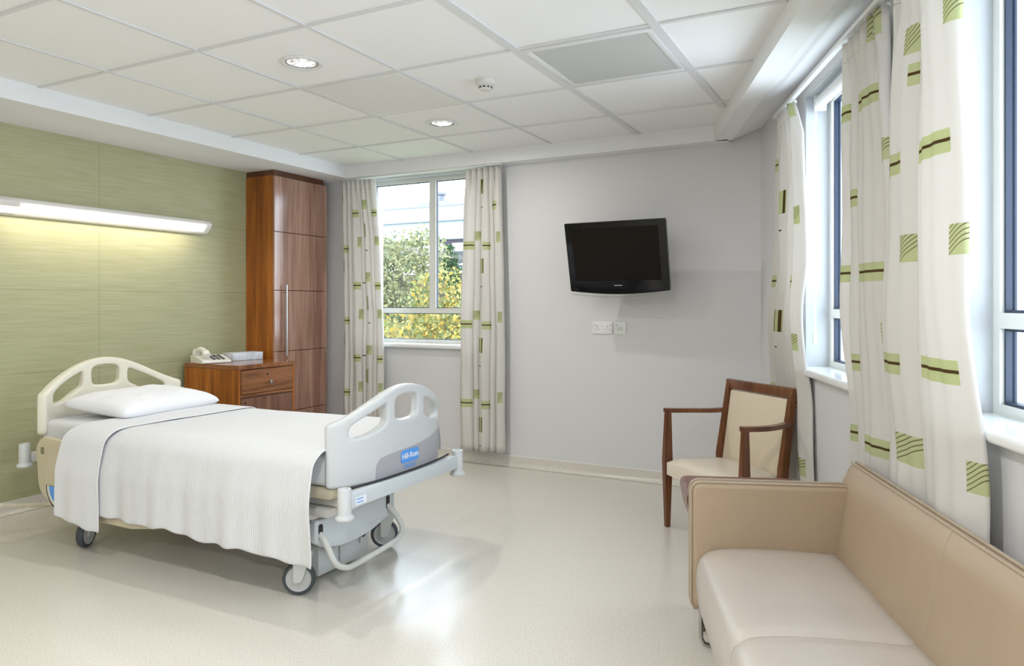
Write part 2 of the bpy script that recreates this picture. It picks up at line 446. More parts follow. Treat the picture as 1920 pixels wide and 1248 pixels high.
# coved skirting
def cove(nm, length, lbl):
    prof = [(0, .075), (-.006, .075), (-.007, .03), (-.012, .016), (-.022, .006), (-.04, .0015), (0, .0015)]
    bm = bmesh.new()
    prism(bm, prof, 0, length, 1)
    return struct(finish(bm, nm, M['floor']), lbl)
o = cove('baseboard_left', YB-YR, 'beige coved vinyl skirting under the green wall'); o.location = (XG, YB, 0); o.rotation_euler = (0, 0, PI)
o = cove('baseboard_back', 3.67, 'beige coved vinyl skirting along the back wall'); o.location = (XG+.05, YB, 0); o.rotation_euler = (0, 0, R_(90)); o.scale = (1, -1, 1)
o = cove('baseboard_right', 8.3, 'beige coved vinyl skirting under the windows'); o.location = W(-8.3, 0); o.rotation_euler = (0, 0, ANG)
bm = bmesh.new(); box(bm, 0, 3.67, -.0065, -.001, .075, .083)
o = finish(bm, 'trim_5', M['whiteplastic'], smooth=False); o.location = (XG+.05, YB, 0); struct(o, 'thin white strip capping the skirting')

# windows -----------------------------------------------------------------
def window(nm, w, z0, z1, mull, trans, lbl, depth=.11, gd=.006, g=.008):
    """local: x along, y outward, origin inner wall face at opening start"""
    root = bpy.data.objects.new(nm, None); COL.objects.link(root); root['kind'] = 'structure'; root['label'] = lbl
    fw = .040; y0, y1 = depth, depth+.034
    bm = bmesh.new()
    box(bm, 0, fw, y0, y1, z0, z1); box(bm, w-fw, w, y0, y1, z0, z1)
    box(bm, fw, w-fw, y0, y1, z0, z0+.04); box(bm, fw, w-fw, y0, y1, z1-.04, z1)
    box(bm, fw, w-fw, y0-.004, y1, trans-.021, trans+.021)
    for mx_ in mull: box(bm, mx_-.03, mx_+.03, y0-.002, y1, trans+.021, z1-.04)
    finish(bm, 'window_frame', M['alu'], root, smooth=False)
    # dark outer rebate seen beside each pane
    bm = bmesh.new()
    xs = [fw]+[q for mx_ in mull for q in (mx_-.03, mx_+.03)]+[w-fw]
    cells = [(xs[k], xs[k+1], trans+.021, z1-.04) for k in range(0, len(xs), 2)]+[(fw, w-fw, z0+.04, trans-.021)]
    for a, b_, c, d in cells:
        box(bm, a, a+g, y0+.012, y1+gd, c, d); box(bm, b_-g, b_, y0+.012, y1+gd, c, d)
        box(bm, a+g, b_-g, y0+.012, y1+gd, c, c+g); box(bm, a+g, b_-g, y0+.012, y1+gd, d-g, d)
    finish(bm, 'glazing_gasket', M['gasket'], root, smooth=False)
    for a, b_, c, d in cells:
        bm = bmesh.new(); box(bm, a+g, b_-g, y0+.028, y0+.034, c+g, d-g); finish(bm, 'pane', M['glass'], root, smooth=False)
    # white lining of the reveal and board
    bm = bmesh.new(); t_ = .006
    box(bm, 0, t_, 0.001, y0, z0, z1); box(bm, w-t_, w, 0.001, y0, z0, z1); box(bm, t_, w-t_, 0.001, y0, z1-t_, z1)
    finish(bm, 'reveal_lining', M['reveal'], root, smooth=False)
    bm = bmesh.new(); prof = round_poly([(-.045, z0-.022), (-.045, z0+.012), (y0+.002, z0+.012), (y0+.002, z0-.0), (0, z0-.0), (0, z0-.022)], [.014, .014, 0, 0, 0, 0], 6)
    prism(bm, prof, -.02, w+.02, 0)
    # clip overlap into the wall: nose extends past the opening sides only in front of it
    xform(bm, lambda x, y, z: ((0.0 if x < 0 else w if x > w else x) if y > 0.0005 else x, y, z))
    finish(bm, 'window_sill', M['sill'], root)
    return root
wA = window('window_1', WX1-WX0, WZ0, WZ1, [.613], 1.148, 'grey framed window in the back wall with trees outside', .09, -.005, .005)
wA.location = (WX0, YB, 0)
for k, (ta, tb) in enumerate(WINS):
    lb = ['narrow far window in the window wall', 'tall near window at the right edge above the sofa', 'tall unseen window added further along the window wall for daylight'][k]
    wn = window('window_%d' % (k+2), tb-ta, .885, 2.215, [] if k == 0 else [(tb-ta)*.5], 1.155, lb)
    # local x runs from the far end toward the viewer
    wn.location = W(tb, 0); wn.rotation_euler = (0, 0, ANG-PI/2)

# roller blind in the far window
rb = thing('roller_blind', 'white rolled-up blind with hanging cord at the top of the far window', 'blind', W(-1.06, 0), ANG-PI/2)
bm = bmesh.new(); tube(bm, [(.03, .055, 2.17), (.80, .055, 2.17)], .028, 20); finish(bm, 'roll', M['whiteplastic'], rb)
bm = bmesh.new(); box(bm, .012, .03, .03, .085, 2.13, 2.208, .004); finish(bm, 'bracket', M['whiteplastic'], rb); bm = bmesh.new(); box(bm, .80, .818, .03, .085, 2.13, 2.208, .004); finish(bm, 'bracket', M['whiteplastic'], rb)
bm = bmesh.new(); tube(bm, [(.045, .026, 2.16), (.045, .026, 1.06)], .0018, 6); tube(bm, [(.075, .026, 2.16), (.06, .026, 1.06)], .0018, 6); finish(bm, 'cord', M['offwhite'], rb)
bm = bmesh.new(); box(bm, .038, .068, .014, .032, 1.01, 1.065, .006); finish(bm, 'cord_tensioner', M['whiteplastic'], rb)

# curtain rails -------------------------------------------------------------
cr_ = thing('curtain_rail', 'long white curtain rail on brackets above the window wall', 'curtain rail', W(-.78, 0), ANG-PI/2, 'white curtain rails')
bm = bmesh.new(); box(bm, 0, 4.4, -.10, -.074, 2.172, 2.188, .003); finish(bm, 'track', M['whiteplastic'], cr_)
for q in (.1, 1.56, 3.9):
    bm = bmesh.new(); prism(bm, [(-.076, 2.176), (-.076, 2.184), (-.001, 2.184), (-.001, 2.13), (-.009, 2.13), (-.009, 2.17), (-.016, 2.176)], q, q+.03, 0); finish(bm, 'bracket', M['whiteplastic'], cr_, smooth=False)
cr2 = thing('curtain_rail', 'white curtain rail under the soffit above the tree-view window', 'curtain rail', (-4.02, 4.68, 0), 0, 'white curtain rails')
bm = bmesh.new(); box(bm, .03, 1.53, -.006, .006, 2.222, 2.2325, .002); finish(bm, 'track', M['whiteplastic'], cr2)

# curtains --------------------------------------------------------------------
def itp(tab, z):
    tab = sorted(tab)
    if z <= tab[0][0]: return tab[0][1]
    for (a, va), (b_, vb) in zip(tab, tab[1:]):
        if z <= b_:
            t = (z-a)/(b_-a); return va+(vb-va)*t
    return tab[-1][1]
def curtain(label, L, Rt, z0, z1, creases, amp, feats, frame, group, axis='x', push=0.0, pinch=None, flip=1):
    """sheet hanging in the local plane y=0, room side is -y; L/R give edge positions by height"""
    root = thing('curtain', label, 'curtain', group=group)
    frame(root)
    nu = 150; zs = [z0+(z1-z0)*k/44 for k in range(45)]
    me = bpy.data.meshes.new('curtain_cloth'); verts = []; faces = []; uvs = []
    n_p = pinch or 5
    for z in zs:
        l, r = itp(L, z), itp(Rt, z)
        wt = max(0, min(1, (z-(z1-.22))/.16)); wt = wt*wt*(3-2*wt)
        for k in range(nu+1):
            u = k/nu
            s = l+(r-l)*u
            # body folds
            y = 0
            for a, b_ in zip(creases, creases[1:]):
                if a <= u <= b_:
                    ww = (b_-a)
                    q = (u-a)/ww; y = -amp*min(1, .4+ww*2.2)*(math.sin(PI*q)**.5)
            y += .004*math.sin(9*z+u*7)+.003*math.sin(u*40+2*z)
            yh = -amp*.9*abs(math.sin(PI*n_p*u))**.7
            y = y*(1-wt)+yh*wt+amp*.5
            pz = max(0, min(1, (1.25-z)/.55)); y += push*pz*pz*(3-2*pz)
            s += .006*math.sin(3.1*z+u*6)*(1-wt)*math.sin(PI*u)
            verts.append((s, y, z)); uvs.append((u, z))
    for a in range(len(zs)-1):
        for k in range(nu):
            i = a*(nu+1)+k; faces.append((i, i+1, i+nu+2, i+nu+1))
    me.from_pydata(verts, [], faces); uvl = me.uv_layers.new(name='UVMap')
    for lp in me.loops: uvl.data[lp.index].uv = uvs[lp.vertex_index]
    for p in me.polygons: p.use_smooth = True
    me.materials.append(cloth_material('curtain_print', feats, 1))
    o = bpy.data.objects.new('curtain_cloth', me); COL.objects.link(o); o.parent = root
    so = o.modifiers.new('t', 'SOLIDIFY'); so.thickness = .0025; so.offset = 0
    # heading tape gathered at the top
    bm = bmesh.new(); l, r = itp(L, z1), itp(Rt, z1)
    N = n_p*12; ring = []
    for k in range(N+1):
        u = k/N; y = -amp*.9*abs(math.sin(PI*n_p*u))**.7+amp*.5-.0035
        ring.append((bm.verts.new((l+(r-l)*u, y, z1-.075)), bm.verts.new((l+(r-l)*u, y, z1-.072))))
    for a, b_ in zip(ring, ring[1:]): bm.faces.new((a[0], b_[0], b_[1], a[1]))
    hd = finish(bm, 'heading_stitch', M['offwhite'], root); hd.modifiers.new('t', 'SOLIDIFY').thickness = .0015
    # gliders joining the heading to the rail
    for k in range(n_p+1):
        s = l+(r-l)*min(max(k/n_p, .02), .98)
        bm = bmesh.new(); box(bm, s-.004, s+.004, amp*.5-.006, amp*.5+.006, z1-.004, z1+.011)
        finish(bm, 'glider', M['whiteplastic'], root)
    return root
FA = "b,0.268,0.47,0.147,0.203;b,0.268,0.47,0.735,0.791;b,0.268,0.47,1.323,1.379;b,0.268,0.47,1.911,1.967;b,0.85,0.987,0.142,0.198;b,0.85,0.987,0.73,0.786;b,0.85,0.987,1.318,1.374;b,0.85,0.987,1.906,1.962;b,0.046,0.196,0.449,0.505;b,0.046,0.196,1.037,1.093;b,0.046,0.196,1.625,1.681;s,0.6,0.723,0.205,0.281;s,0.6,0.723,0.793,0.869;s,0.6,0.723,1.381,1.457;s,0.6,0.723,1.969,2.045;s,0.427,0.495,0.489,0.572;s,0.427,0.495,1.077,1.16;s,0.427,0.495,1.665,1.748;p,0.599,0.67,0.565,0.677;p,0.599,0.67,1.153,1.265;p,0.599,0.67,1.741,1.853;p,-0.006,0.055,0.281,0.392;p,-0.006,0.055,0.869,0.98;p,-0.006,0.055,1.457,1.568;p,-0.006,0.055,2.045,2.156;d,0.527,0.577,0.781,0.789;d,0.527,0.577,1.369,1.377;d,0.642,0.692,1.044,1.052;d,0.642,0.692,1.632,1.64;s,0.906,0.992,0.497,0.569;s,0.906,0.992,1.085,1.157;s,0.906,0.992,1.673,1.745"
FB = "b,-0.023,0.289,0.434,0.49;b,-0.023,0.289,1.022,1.078;b,-0.023,0.289,1.61,1.666;b,0.533,0.718,0.427,0.483;b,0.533,0.718,1.015,1.071;b,0.533,0.718,1.603,1.659;s,0.312,0.464,0.496,0.565;s,0.312,0.464,1.084,1.153;s,0.312,0.464,1.672,1.741;s,0.883,0.97,0.477,0.557;s,0.883,0.97,1.065,1.145;s,0.883,0.97,1.653,1.733;b,0.782,0.907,1.899,1.955;p,0.456,0.565,0.252,0.362;p,0.456,0.565,0.84,0.95;p,0.456,0.565,1.428,1.538;p,0.456,0.565,2.016,2.126;d,0.479,0.529,0.149,0.157;d,0.479,0.529,0.737,0.745;d,0.479,0.529,1.325,1.333;d,0.479,0.529,1.913,1.921"
FC = "p,0.241,0.464,0.47,0.583;p,0.241,0.464,1.058,1.171;p,0.241,0.464,1.646,1.759;d,0.349,0.399,0.385,0.393;d,0.349,0.399,0.973,0.981;d,0.349,0.399,1.561,1.569;b,0.0,0.159,0.115,0.171;b,0.0,0.159,0.703,0.759;b,0.0,0.159,1.291,1.347;b,0.0,0.159,1.879,1.935;b,0.687,0.827,0.102,0.158;b,0.687,0.827,0.69,0.746;b,0.687,0.827,1.278,1.334;b,0.687,0.827,1.866,1.922;s,0.747,0.947,0.391,0.473;s,0.747,0.947,0.979,1.061;s,0.747,0.947,1.567,1.649;s,0.72,0.98,2.08,2.237"
FD = "b,0.362,0.883,0.103,0.159;b,0.362,0.883,0.691,0.747;b,0.362,0.883,1.279,1.335;b,0.362,0.883,1.867,1.923;b,0.038,0.206,0.108,0.164;b,0.038,0.206,0.696,0.752;b,0.038,0.206,1.284,1.34;b,0.038,0.206,1.872,1.928;b,0.203,0.376,0.375,0.431;b,0.203,0.376,0.963,1.019;b,0.203,0.376,1.551,1.607;s,0.866,1.003,0.484,0.555;s,0.866,1.003,1.072,1.143;s,0.866,1.003,1.66,1.731;s,0.696,0.974,2.074,2.182"
FE = "b,0.48,0.927,0.412,0.468;b,0.48,0.927,1.0,1.056;b,0.48,0.927,1.588,1.644;b,0.055,0.331,0.406,0.462;b,0.055,0.331,0.994,1.05;b,0.055,0.331,1.582,1.638;s,0.2,0.445,0.728,0.817;s,0.314,0.445,1.321,1.4;s,0.314,0.445,1.909,1.988;s,0.913,1.025,0.735,0.813;s,0.913,1.025,1.323,1.401;s,0.913,1.025,1.911,1.989;b,0.359,0.456,1.821,1.877"
def frame_back(o): o.location = (0, 4.68, 0)
GC = 'printed curtains at the windows'
curtain('long cream curtain with green print left of the tree-view window, beside the wardrobe', [(.1, -3.98), (1.07, -3.965), (2.21, -3.985)], [(.1, -3.56), (1.07, -3.572), (1.8, -3.61), (2.21, -3.655)], .10, 2.208,
        [0, .13, .25, .5, .58, .74, .84, 1], .04, FA, frame_back, GC, pinch=7)
curtain('long cream curtain with green print right of the tree-view window, nearest the television', [(.1, -2.85), (1.07, -2.85), (2.21, -2.802)], [(.1, -2.471), (1.07, -2.471), (2.21, -2.502)], .11, 2.208,
        [0, .3, .44, .68, .8, 1], .045, FB, frame_back, GC, pinch=6)
# window-wall curtains: local x = -t (toward the viewer), y = outward
def frame_right(off):
    def f(o): o.location = W(0, off); o.rotation_euler = (0, 0, ANG-PI/2)
    return f
neg = lambda tab: [(z, -s) for z, s in tab]
curtain('cream printed curtain behind the wooden armchair, furthest on the window wall', neg([(2.169, -.881), (1.81, -.821), (1.319, -.747), (.828, -.43), (.614, -.40)]), neg([(2.169, -1.13), (2.116, -1.182), (1.976, -1.297), (1.849, -1.325), (1.367, -1.361), (.924, -1.19), (.379, -1.255), (.1, -1.28)]), .12, 2.161,
        [0, .2, .5, .72, 1], .035, FC, frame_right(-.088), GC, pinch=4, push=.058)
curtain('cream printed curtain with wide gathers between the far window and the wall pier', neg([(2.194, -1.884), (1.642, -1.865), (.735, -1.852)]), neg([(2.144, -2.267), (1.655, -2.309), (1.317, -2.322), (.81, -2.27), (.1, -2.20)]), .10, 2.161,
        [0, .2, .36, .9, 1], .040, FD, frame_right(-.078), GC, pinch=6, push=.035)
curtain('wide cream printed curtain beside the near window, hanging behind the sofa', neg([(2.15, -2.43), (1.725, -2.374), (1.399, -2.343), (.979, -2.29), (.1, -2.27)]), neg([(1.959, -2.797), (1.423, -2.823), (1.031, -2.843), (.1, -2.87)]), .10, 2.161,
        [0, .45, .475, 1], .044, FE, frame_right(-.096), GC, pinch=6, push=.032)

# ------------------------------------------------------------------ ceiling fittings
def downlight(x, y, label):
    t = thing('downlight', label, 'ceiling light', (x, y, HT), group='recessed ceiling downlights')
    bm = bmesh.new(); lathe(bm, [(.072, -.0005), (.098, -.0005), (.100, -.004), (.094, -.008), (.080, -.008), (.074, -.004), (.072, -.0005)], 36); finish(bm, 'rim', M['whiteplastic'], t)
    bm = bmesh.new(); lathe(bm, [(.0725, -.002), (.074, -.006), (.0735, -.002)], 36); finish(bm, 'inner_ring', M['grey'], t)
    m_ = LENS
    bm = bmesh.new(); lathe(bm, [(.071, -.001), (.06, -.0045), (.03, -.003), (0.0005, -.0035)], 36); finish(bm, 'reflector', m_, t)
    bm = bmesh.new(); tube(bm, [(-.03, .0, -.006), (.03, .004, -.006)], .006, 8); finish(bm, 'bulb', M['bulb'], t)
    bm = bmesh.new(); tube(bm, [(-.03, .02, -.006), (.03, .024, -.006)], .006, 8); finish(bm, 'bulb', M['bulb'], t)
    return t
m, nt, b = nmat('downlight_reflector'); LENS = m
tc = nt.nodes.new('ShaderNodeTexCoord'); vo = nt.nodes.new('ShaderNodeTexVoronoi'); vo.inputs['Scale'].default_value = 55
nt.links.new(tc.outputs['Object'], vo.inputs['Vector'])
sp_ = nt.nodes.new('ShaderNodeSeparateColor'); nt.links.new(vo.outputs['Color'], sp_.inputs[0])
st = mth(nt, 'ADD', mth(nt, 'MULTIPLY', sp_.outputs[0], .75), .12)
b.inputs['Base Color'].default_value = (.3, .3, .3, 1); b.inputs['Emission Color'].default_value = (1, .98, .95, 1); nt.links.new(st, b.inputs['Emission Strength'])
M['bulb'] = mat('bulb_glow', (.9, .9, .9), .4, emit=(1, .97, .92), es=2.0)
d1 = downlight(-2.43, 2.57, 'round recessed downlight nearest the camera, left of the perforated vent')
d2 = downlight(-2.46, 3.83, 'round recessed downlight near the back wall window')
spots = [(-2.43, 2.57), (-2.46, 3.83)]
for (x, y) in ((-2.43, .67), (-.9, .67), (-2.43, -1.4), (-.3, -1.4)):  # unseen extra downlights, added to fill the room with light
    dup(d1, (x, y, HT), label='round unseen downlight added as fill in the ceiling behind the viewpoint', group='recessed ceiling downlights'); spots.append((x, y))
def lamp(name, typ, loc, energy, color, size=.1, rot=(0, 0, 0), shape='DISK', sy=None, spread=None):
    l = bpy.data.lights.new(name, typ); l.energy = energy; l.color = color
    if typ == 'AREA':
        l.shape = shape; l.size = size
        if sy: l.size_y = sy
        if spread: l.spread = spread
    o = bpy.data.objects.new(name, l); COL.objects.link(o); o.location = loc; o.rotation_euler = rot; return o
for i, (x, y) in enumerate(spots):
    lamp('downlight_lamp', 'AREA', (x, y, HT-.02), (7, 7.5, 7, 17, 22, 22)[i], (1, .975, .95), .055)  # lamps behind the viewpoint belong to the added fill downlights

# perforated vent, access panel, detector
xa, xb, ya, yb = GX0+PIT, GX0+2*PIT, GY0+PIT, GY0+2*PIT
v = thing('ceiling_vent', 'square perforated air vent tile in the ceiling', 'vent', ((xa+xb)/2, (ya+yb)/2, HT))
bm = bmesh.new(); q = PIT/2-.03; box(bm, -q, q, -q, q, -.006, -.001); finish(bm, 'perforated_plate', M['perf'], v, smooth=False)
bm = bmesh.new(); q2 = PIT/2-.012
for a in ((-q2, q2, q, q2), (-q2, q2, -q2, -q), (-q2, -q, -q, q), (q, q2, -q, q)): box(bm, a[0], a[1], a[2], a[3], -.0075, -.001)
finish(bm, 'frame', M['whiteplastic'], v, smooth=False)
xa = GX0+3*PIT; xb = GX0+4*PIT
v = thing('access_panel', 'square grey ceiling access panel with white frame', 'ceiling panel', ((xa+xb)/2, (ya+yb)/2, HT))
M['accessgrey'] = mat('access_grey', (.56, .57, .54), .6)
bm = bmesh.new(); q = PIT/2-.055; box(bm, -q, q, -q, q, -.007, -.001); finish(bm, 'door_panel', M['accessgrey'], v, smooth=False)
bm = bmesh.new(); q2 = PIT/2-.022; q3 = q+.003
for a in ((-q2, q2, q3, q2), (-q2, q2, -q2, -q3), (-q2, -q3, -q3, q3), (q3, q2, -q3, q3)): box(bm, a[0], a[1], a[2], a[3], -.0105, -.001, .002)
finish(bm, 'frame', M['whiteplastic'], v)
bm = bmesh.new()
for a in ((-q3, q3, q, q3), (-q3, q3, -q3, -q), (-q3, -q, -q, q), (q, q3, -q, q)): box(bm, a[0], a[1], a[2], a[3], -.004, -.001)
finish(bm, 'gap_shadow_strip', M['grey'], v, smooth=False)
t = thing('smoke_detector', 'small round white smoke detector on the ceiling', 'smoke detector', (-1.794, 3.197, HT))
bm = bmesh.new(); lathe(bm, [(.001, -.0005), (.05, -.0005), (.052, -.008), (.050, -.022), (.040, -.028), (.034, -.030)], 32); finish(bm, 'base', M['offwhite'], t)
bm = bmesh.new(); lathe(bm, [(.033, -.029), (.034, -.046), (.026, -.052), (.001, -.053)], 32); finish(bm, 'sensor_head', M['offwhite'], t)
bm = bmesh.new()
for k in range(10):
    a = 2*PI*k/10; mm = Matrix.Rotation(a, 4, 'Z'); n0 = len(bm.verts); box(bm, .0325, .0355, -.006, .006, -.044, -.037); bm.verts.ensure_lookup_table()
    for vv in bm.verts[n0:]: vv.co = mm @ vv.co
finish(bm, 'sensor_slots', M['black'], t, smooth=False)

# ------------------------------------------------------------------ bed-head wall light
t = thing('wall_light', 'long white bedhead light glowing on the green wall', 'wall light', (XG, 2.30, 1.76))
L0, L1 = -.25, 1.38
bm = bmesh.new(); prism(bm, round_poly([(0.0005, -.055), (.0005, .045), (.05, .05), (.085, .038), (.085, .02), (.05, -.05)], .006), L0, L1, 1); finish(bm, 'housing', M['offwhite'], t)
M['diff'] = mat('light_diffuser', (.62, .61, .58), .4, emit=(1, .93, .86), es=.12)
M['tubeglow'] = mat('light_tube', (.9, .9, .9), .4, emit=(1, .96, .9), es=3.2)
bm = bmesh.new(); prism(bm, round_poly([(.052, .046), (.086, .040), (.108, .018), (.098, -.002), (.060, -.045), (.052, -.045)], .008), L0+.32, L1-.03, 1); finish(bm, 'diffuser', M['diff'], t)
bm = bmesh.new(); prism(bm, [(.1085, .004), (.1, -.008), (.078, -.034), (.076, -.034), (.099, -.003), (.107, .006)], L0+.34, L1-.05, 1); xform(bm, lambda x, y, z: (x+.004, y, z-.003)); finish(bm, 'light_tube', M['tubeglow'], t)
for e0, e1, nm in ((L0, L0+.32, 'end_cap'), (L1-.03, L1+.005, 'end_cap')):
    bm = bmesh.new(); prism(bm, round_poly([(.050, .047), (.088, .042), (.111, .018), (.101, -.004), (.062, -.048), (.050, -.048)], .008), e0, e1, 1); finish(bm, nm, M['offwhite'], t)
lamp('wall_light_lamp', 'AREA', (XG+.135, 2.30+.6, 1.735), 2.6, (1, .88, .72), 1.3, (0, R_(25), 0), 'RECTANGLE', .03)
bpy.data.objects['wall_light_lamp'].data.size = .03; bpy.data.objects['wall_light_lamp'].data.size_y = 1.3

# ------------------------------------------------------------------ wardrobe
WF = -4.15
t = thing('wardrobe', 'tall walnut wardrobe in the corner with long steel handle', 'wardrobe', (XG, 4.1, 0))
D_ = WF-XG; WW = .585
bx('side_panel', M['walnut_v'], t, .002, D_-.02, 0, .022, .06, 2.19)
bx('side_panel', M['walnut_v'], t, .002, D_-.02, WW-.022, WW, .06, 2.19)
bx('back_panel', M['walnut_v'], t, .002, .012, .022, WW-.022, .06, 2.19)
bx('top_panel', M['walnut_v'], t, .012, D_-.02, .022, WW-.022, 2.17, 2.19)
bx('plinth', M['walnut_dark'], t, .002, D_-.05, .0, WW, 0, .06)
bx('cornice', M['walnut_dark'], t, .002, D_-.012, .004, WW-.03, 2.19, HS-.001)
zz = [.07, .363, .835, 1.307, 1.758, 2.188]
for a, b_ in zip(zz, zz[1:]):
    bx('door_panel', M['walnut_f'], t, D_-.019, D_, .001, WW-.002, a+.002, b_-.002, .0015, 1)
bm = bmesh.new(); tube(bm, [(D_+.034, .095, .80), (D_+.034, .095, 1.35)], .007, 14)
finish(bm, 'handle', M['steel'], t)
bm = bmesh.new(); tube(bm, [(D_, .095, .87), (D_+.034, .095, .87)], .005, 10); finish(bm, 'handle_standoff', M['steel'], t); bm = bmesh.new(); tube(bm, [(D_, .095, 1.29), (D_+.034, .095, 1.29)], .005, 10)
finish(bm, 'handle_standoff', M['steel'], t)

# ------------------------------------------------------------------ bedside cabinet
CX0, CX1, CY0, CY1, CZ = -4.405, -3.87, 3.5, 4.025, .785
t = thing('bedside_cabinet', 'low walnut bedside cabinet with drawer beside the bed', 'cabinet', (CX0, CY0, 0))
w_, d_ = CX1-CX0, CY1-CY0
bx('cabinet_top', M['walnut_x'], t, 0, w_, 0, d_, CZ-.032, CZ, .002, 1)
bx('side_panel', M['walnut_v'], t, 0, w_-.004, .001, .02, .06, CZ-.032)
bx('side_panel', M['walnut_v'], t, 0, w_-.004, d_-.02, d_-.001, .06, CZ-.032)
bx('back_panel', M['walnut_v'], t, 0, .012, .02, d_-.02, .06, CZ-.032)
bx('plinth', M['walnut_dark'], t, .0, w_-.03, .005, d_-.005, 0, .06)
dr = bx('drawer', M['walnut_y'], t, w_-.03, w_-.001, .026, d_-.022, .586, CZ-.038, .002, 1)
bm = bmesh.new(); mm = Matrix.Rotation(PI/2, 4, 'Y'); lathe(bm, [(.004, 0), (.004, .012), (.013, .018), (.014, .026), (.009, .031), (.0005, .032)], 20, (w_-.001, d_/2+.01, .655), mm); finish(bm, 'knob', M['chrome'], dr)
bm = bmesh.new(); lathe(bm, [(.007, 0), (.007, .003), (.0005, .003)], 16, (w_-.001, d_/2-.005, .708), mm); finish(bm, 'lock', M['black'], dr)
bx('rail', M['walnut_y'], t, w_-.03, w_-.003, .02, d_-.02, .56, .582)
dd = bx('door', M['walnut_door'], t, w_-.03, w_-.002, .026, d_-.022, .07, .555, .002, 1)
bm = bmesh.new(); lathe(bm, [(.007, 0), (.007, .003), (.0005, .003)], 16, (w_-.002, .06, .525), mm); finish(bm, 'lock', M['black'], dd)
bx('divider', M['walnut_v'], t, .012, w_-.031, .02, d_-.02, .565, .58)

# phone
t = thing('telephone', 'white corded desk telephone on the bedside cabinet', 'telephone', (-4.265, 3.607, CZ), R_(-108))
bm = bmesh.new(); prism(bm, round_poly([(-.11, .001), (.11, .001), (.11, .018), (-.03, .05), (-.11, .052)], .008), -.10, .10, 0)
finish(bm, 'base', M['phone'], t)
bm = bmesh.new()
hp = smooth_path([(.06, -.125, .058), (.06, -.09, .080), (.06, -.02, .094), (.06, .05, .078), (.06, .085, .050)], 6)
nn = len(hp); tube(bm, hp, [.018 if i in (0, nn-1) else .026 if (i < 6 or i > nn-7) else .020 for i in range(nn)], 14); finish(bm, 'handset', M['phone'], t)
for j in range(3):
    for i in range(4):
        x = .005-j*.032; y = -.02+i*.030
        z = .0485-max(0, (y+.03))*(.032/.14)
        bm = bmesh.new(); box(bm, x-.011, x+.011, y-.010, y+.010, z-.003, z+.006, .002); finish(bm, 'key', M['black'], t)
# inclined bases face the room: keypad side toward +y rotated; box of tissues behind
t = thing('tissue_box', 'flat white patterned box behind the telephone on the cabinet', 'box', (-4.27, 3.90, CZ), R_(-10))
bm = bmesh.new(); box(bm, -.07, .07, -.125, .125, .001, .056, .002); finish(bm, 'carton', mat('carton_print', (.62, .66, .70), .5, var=.25, vscale=14), t)
bm = bmesh.new(); lathe(bm, [(.045, .0), (.045, .0012), (.0005, .0012)], 24, (0, 0, .056)); xform(bm, lambda x, y, z: (x*.5, y*1.3, z)); finish(bm, 'opening', M['whiteplastic'], t)
o = bpy.data.objects['opening']

# ------------------------------------------------------------------ BED
YC = 2.62
bed = thing('hospital_bed', 'adjustable cream hospital bed frame on casters against the green wall', 'bed', (0, 0, 0))
def arch(s, side, peak, hw_):
    q = min(1, abs(s)/hw_); return side+(peak-side)*(math.cos(PI*q/2)**1.15 if q < 1 else 0)
def board(name, xflat, bulge_dir, side, peak, bottom, hw_, wrap, parent, zh, tone):
    N = 28
    top = [(-hw_+2*hw_*k/N, arch(-hw_+2*hw_*k/N, side, peak, hw_)) for k in range(N+1)]
    ol = round_poly([(-hw_, bottom), (hw_, bottom)], 0)
    outline = [(-hw_, bottom), (hw_, bottom)]+top[::-1]
    outline = [(x, y) for x, y in outline]
    rl = [.02, .02]+[.035 if k in (0, N) else 0 for k in range(N+1)]
    outline = round_poly(outline, rl)
    def off(s, dz): return arch(s, side, peak, hw_)-dz
    ch = [(-.082, zh+.03), (-.072, off(-.08, .046)), (0, off(0, .042)), (.072, off(.08, .046)), (.082, zh+.03), (.062, zh-.012), (-.062, zh-.012)]
    ch = [tuple(p)[:2] for p in smooth_path([(x, y, 0) for x, y in ch], 5, True)]
    sh = [(.135, off(.135, .045)), (.20, off(.20, .045)), (.27, off(.27, .043)), (hw_-.075, off(hw_-.075, .046)), (hw_-.075, side-.062), (.25, side-.055), (.18, zh-.035), (.135, zh-.012)]
    sh = [(x, min(y, off(x, .04))) for x, y in sh]
    sh = round_poly(sh, .022, 4)
    sm = [(-x, y) for x, y in sh][::-1]
    bm = plate([outline, ch, sh, sm], .046, .013, [(-hw_+2*hw_*k/36) for k in range(1, 36)])
    def f(x, y, z):
        q = abs(x)/hw_; bend = wrap*q**3.2
        # shorten the arc so that the plan length stays right
        th = wrap*3.2*q**2.2/hw_*(1 if x > 0 else -1)
        nx, ny = bulge_dir*1.0, th*bulge_dir*bulge_dir
        ln = math.hypot(1, th)
        return (xflat-bulge_dir*bend+bulge_dir*z/ln, YC+x+z*th/ln*1.0, y)
    xform(bm, f)
    return finish(bm, name, tone, parent, angle=40)
M['headplastic'] = mat('headboard_cream', (.74, .70, .58), .35)
fb = board('footboard', -1.885, 1, .715, .85, .462, .39, .10, bed, .715, M['bedplastic'])
hb = board('headboard', -3.975, -1, .735, .898, .525, .415, .12, bed, .76, M['headplastic'])
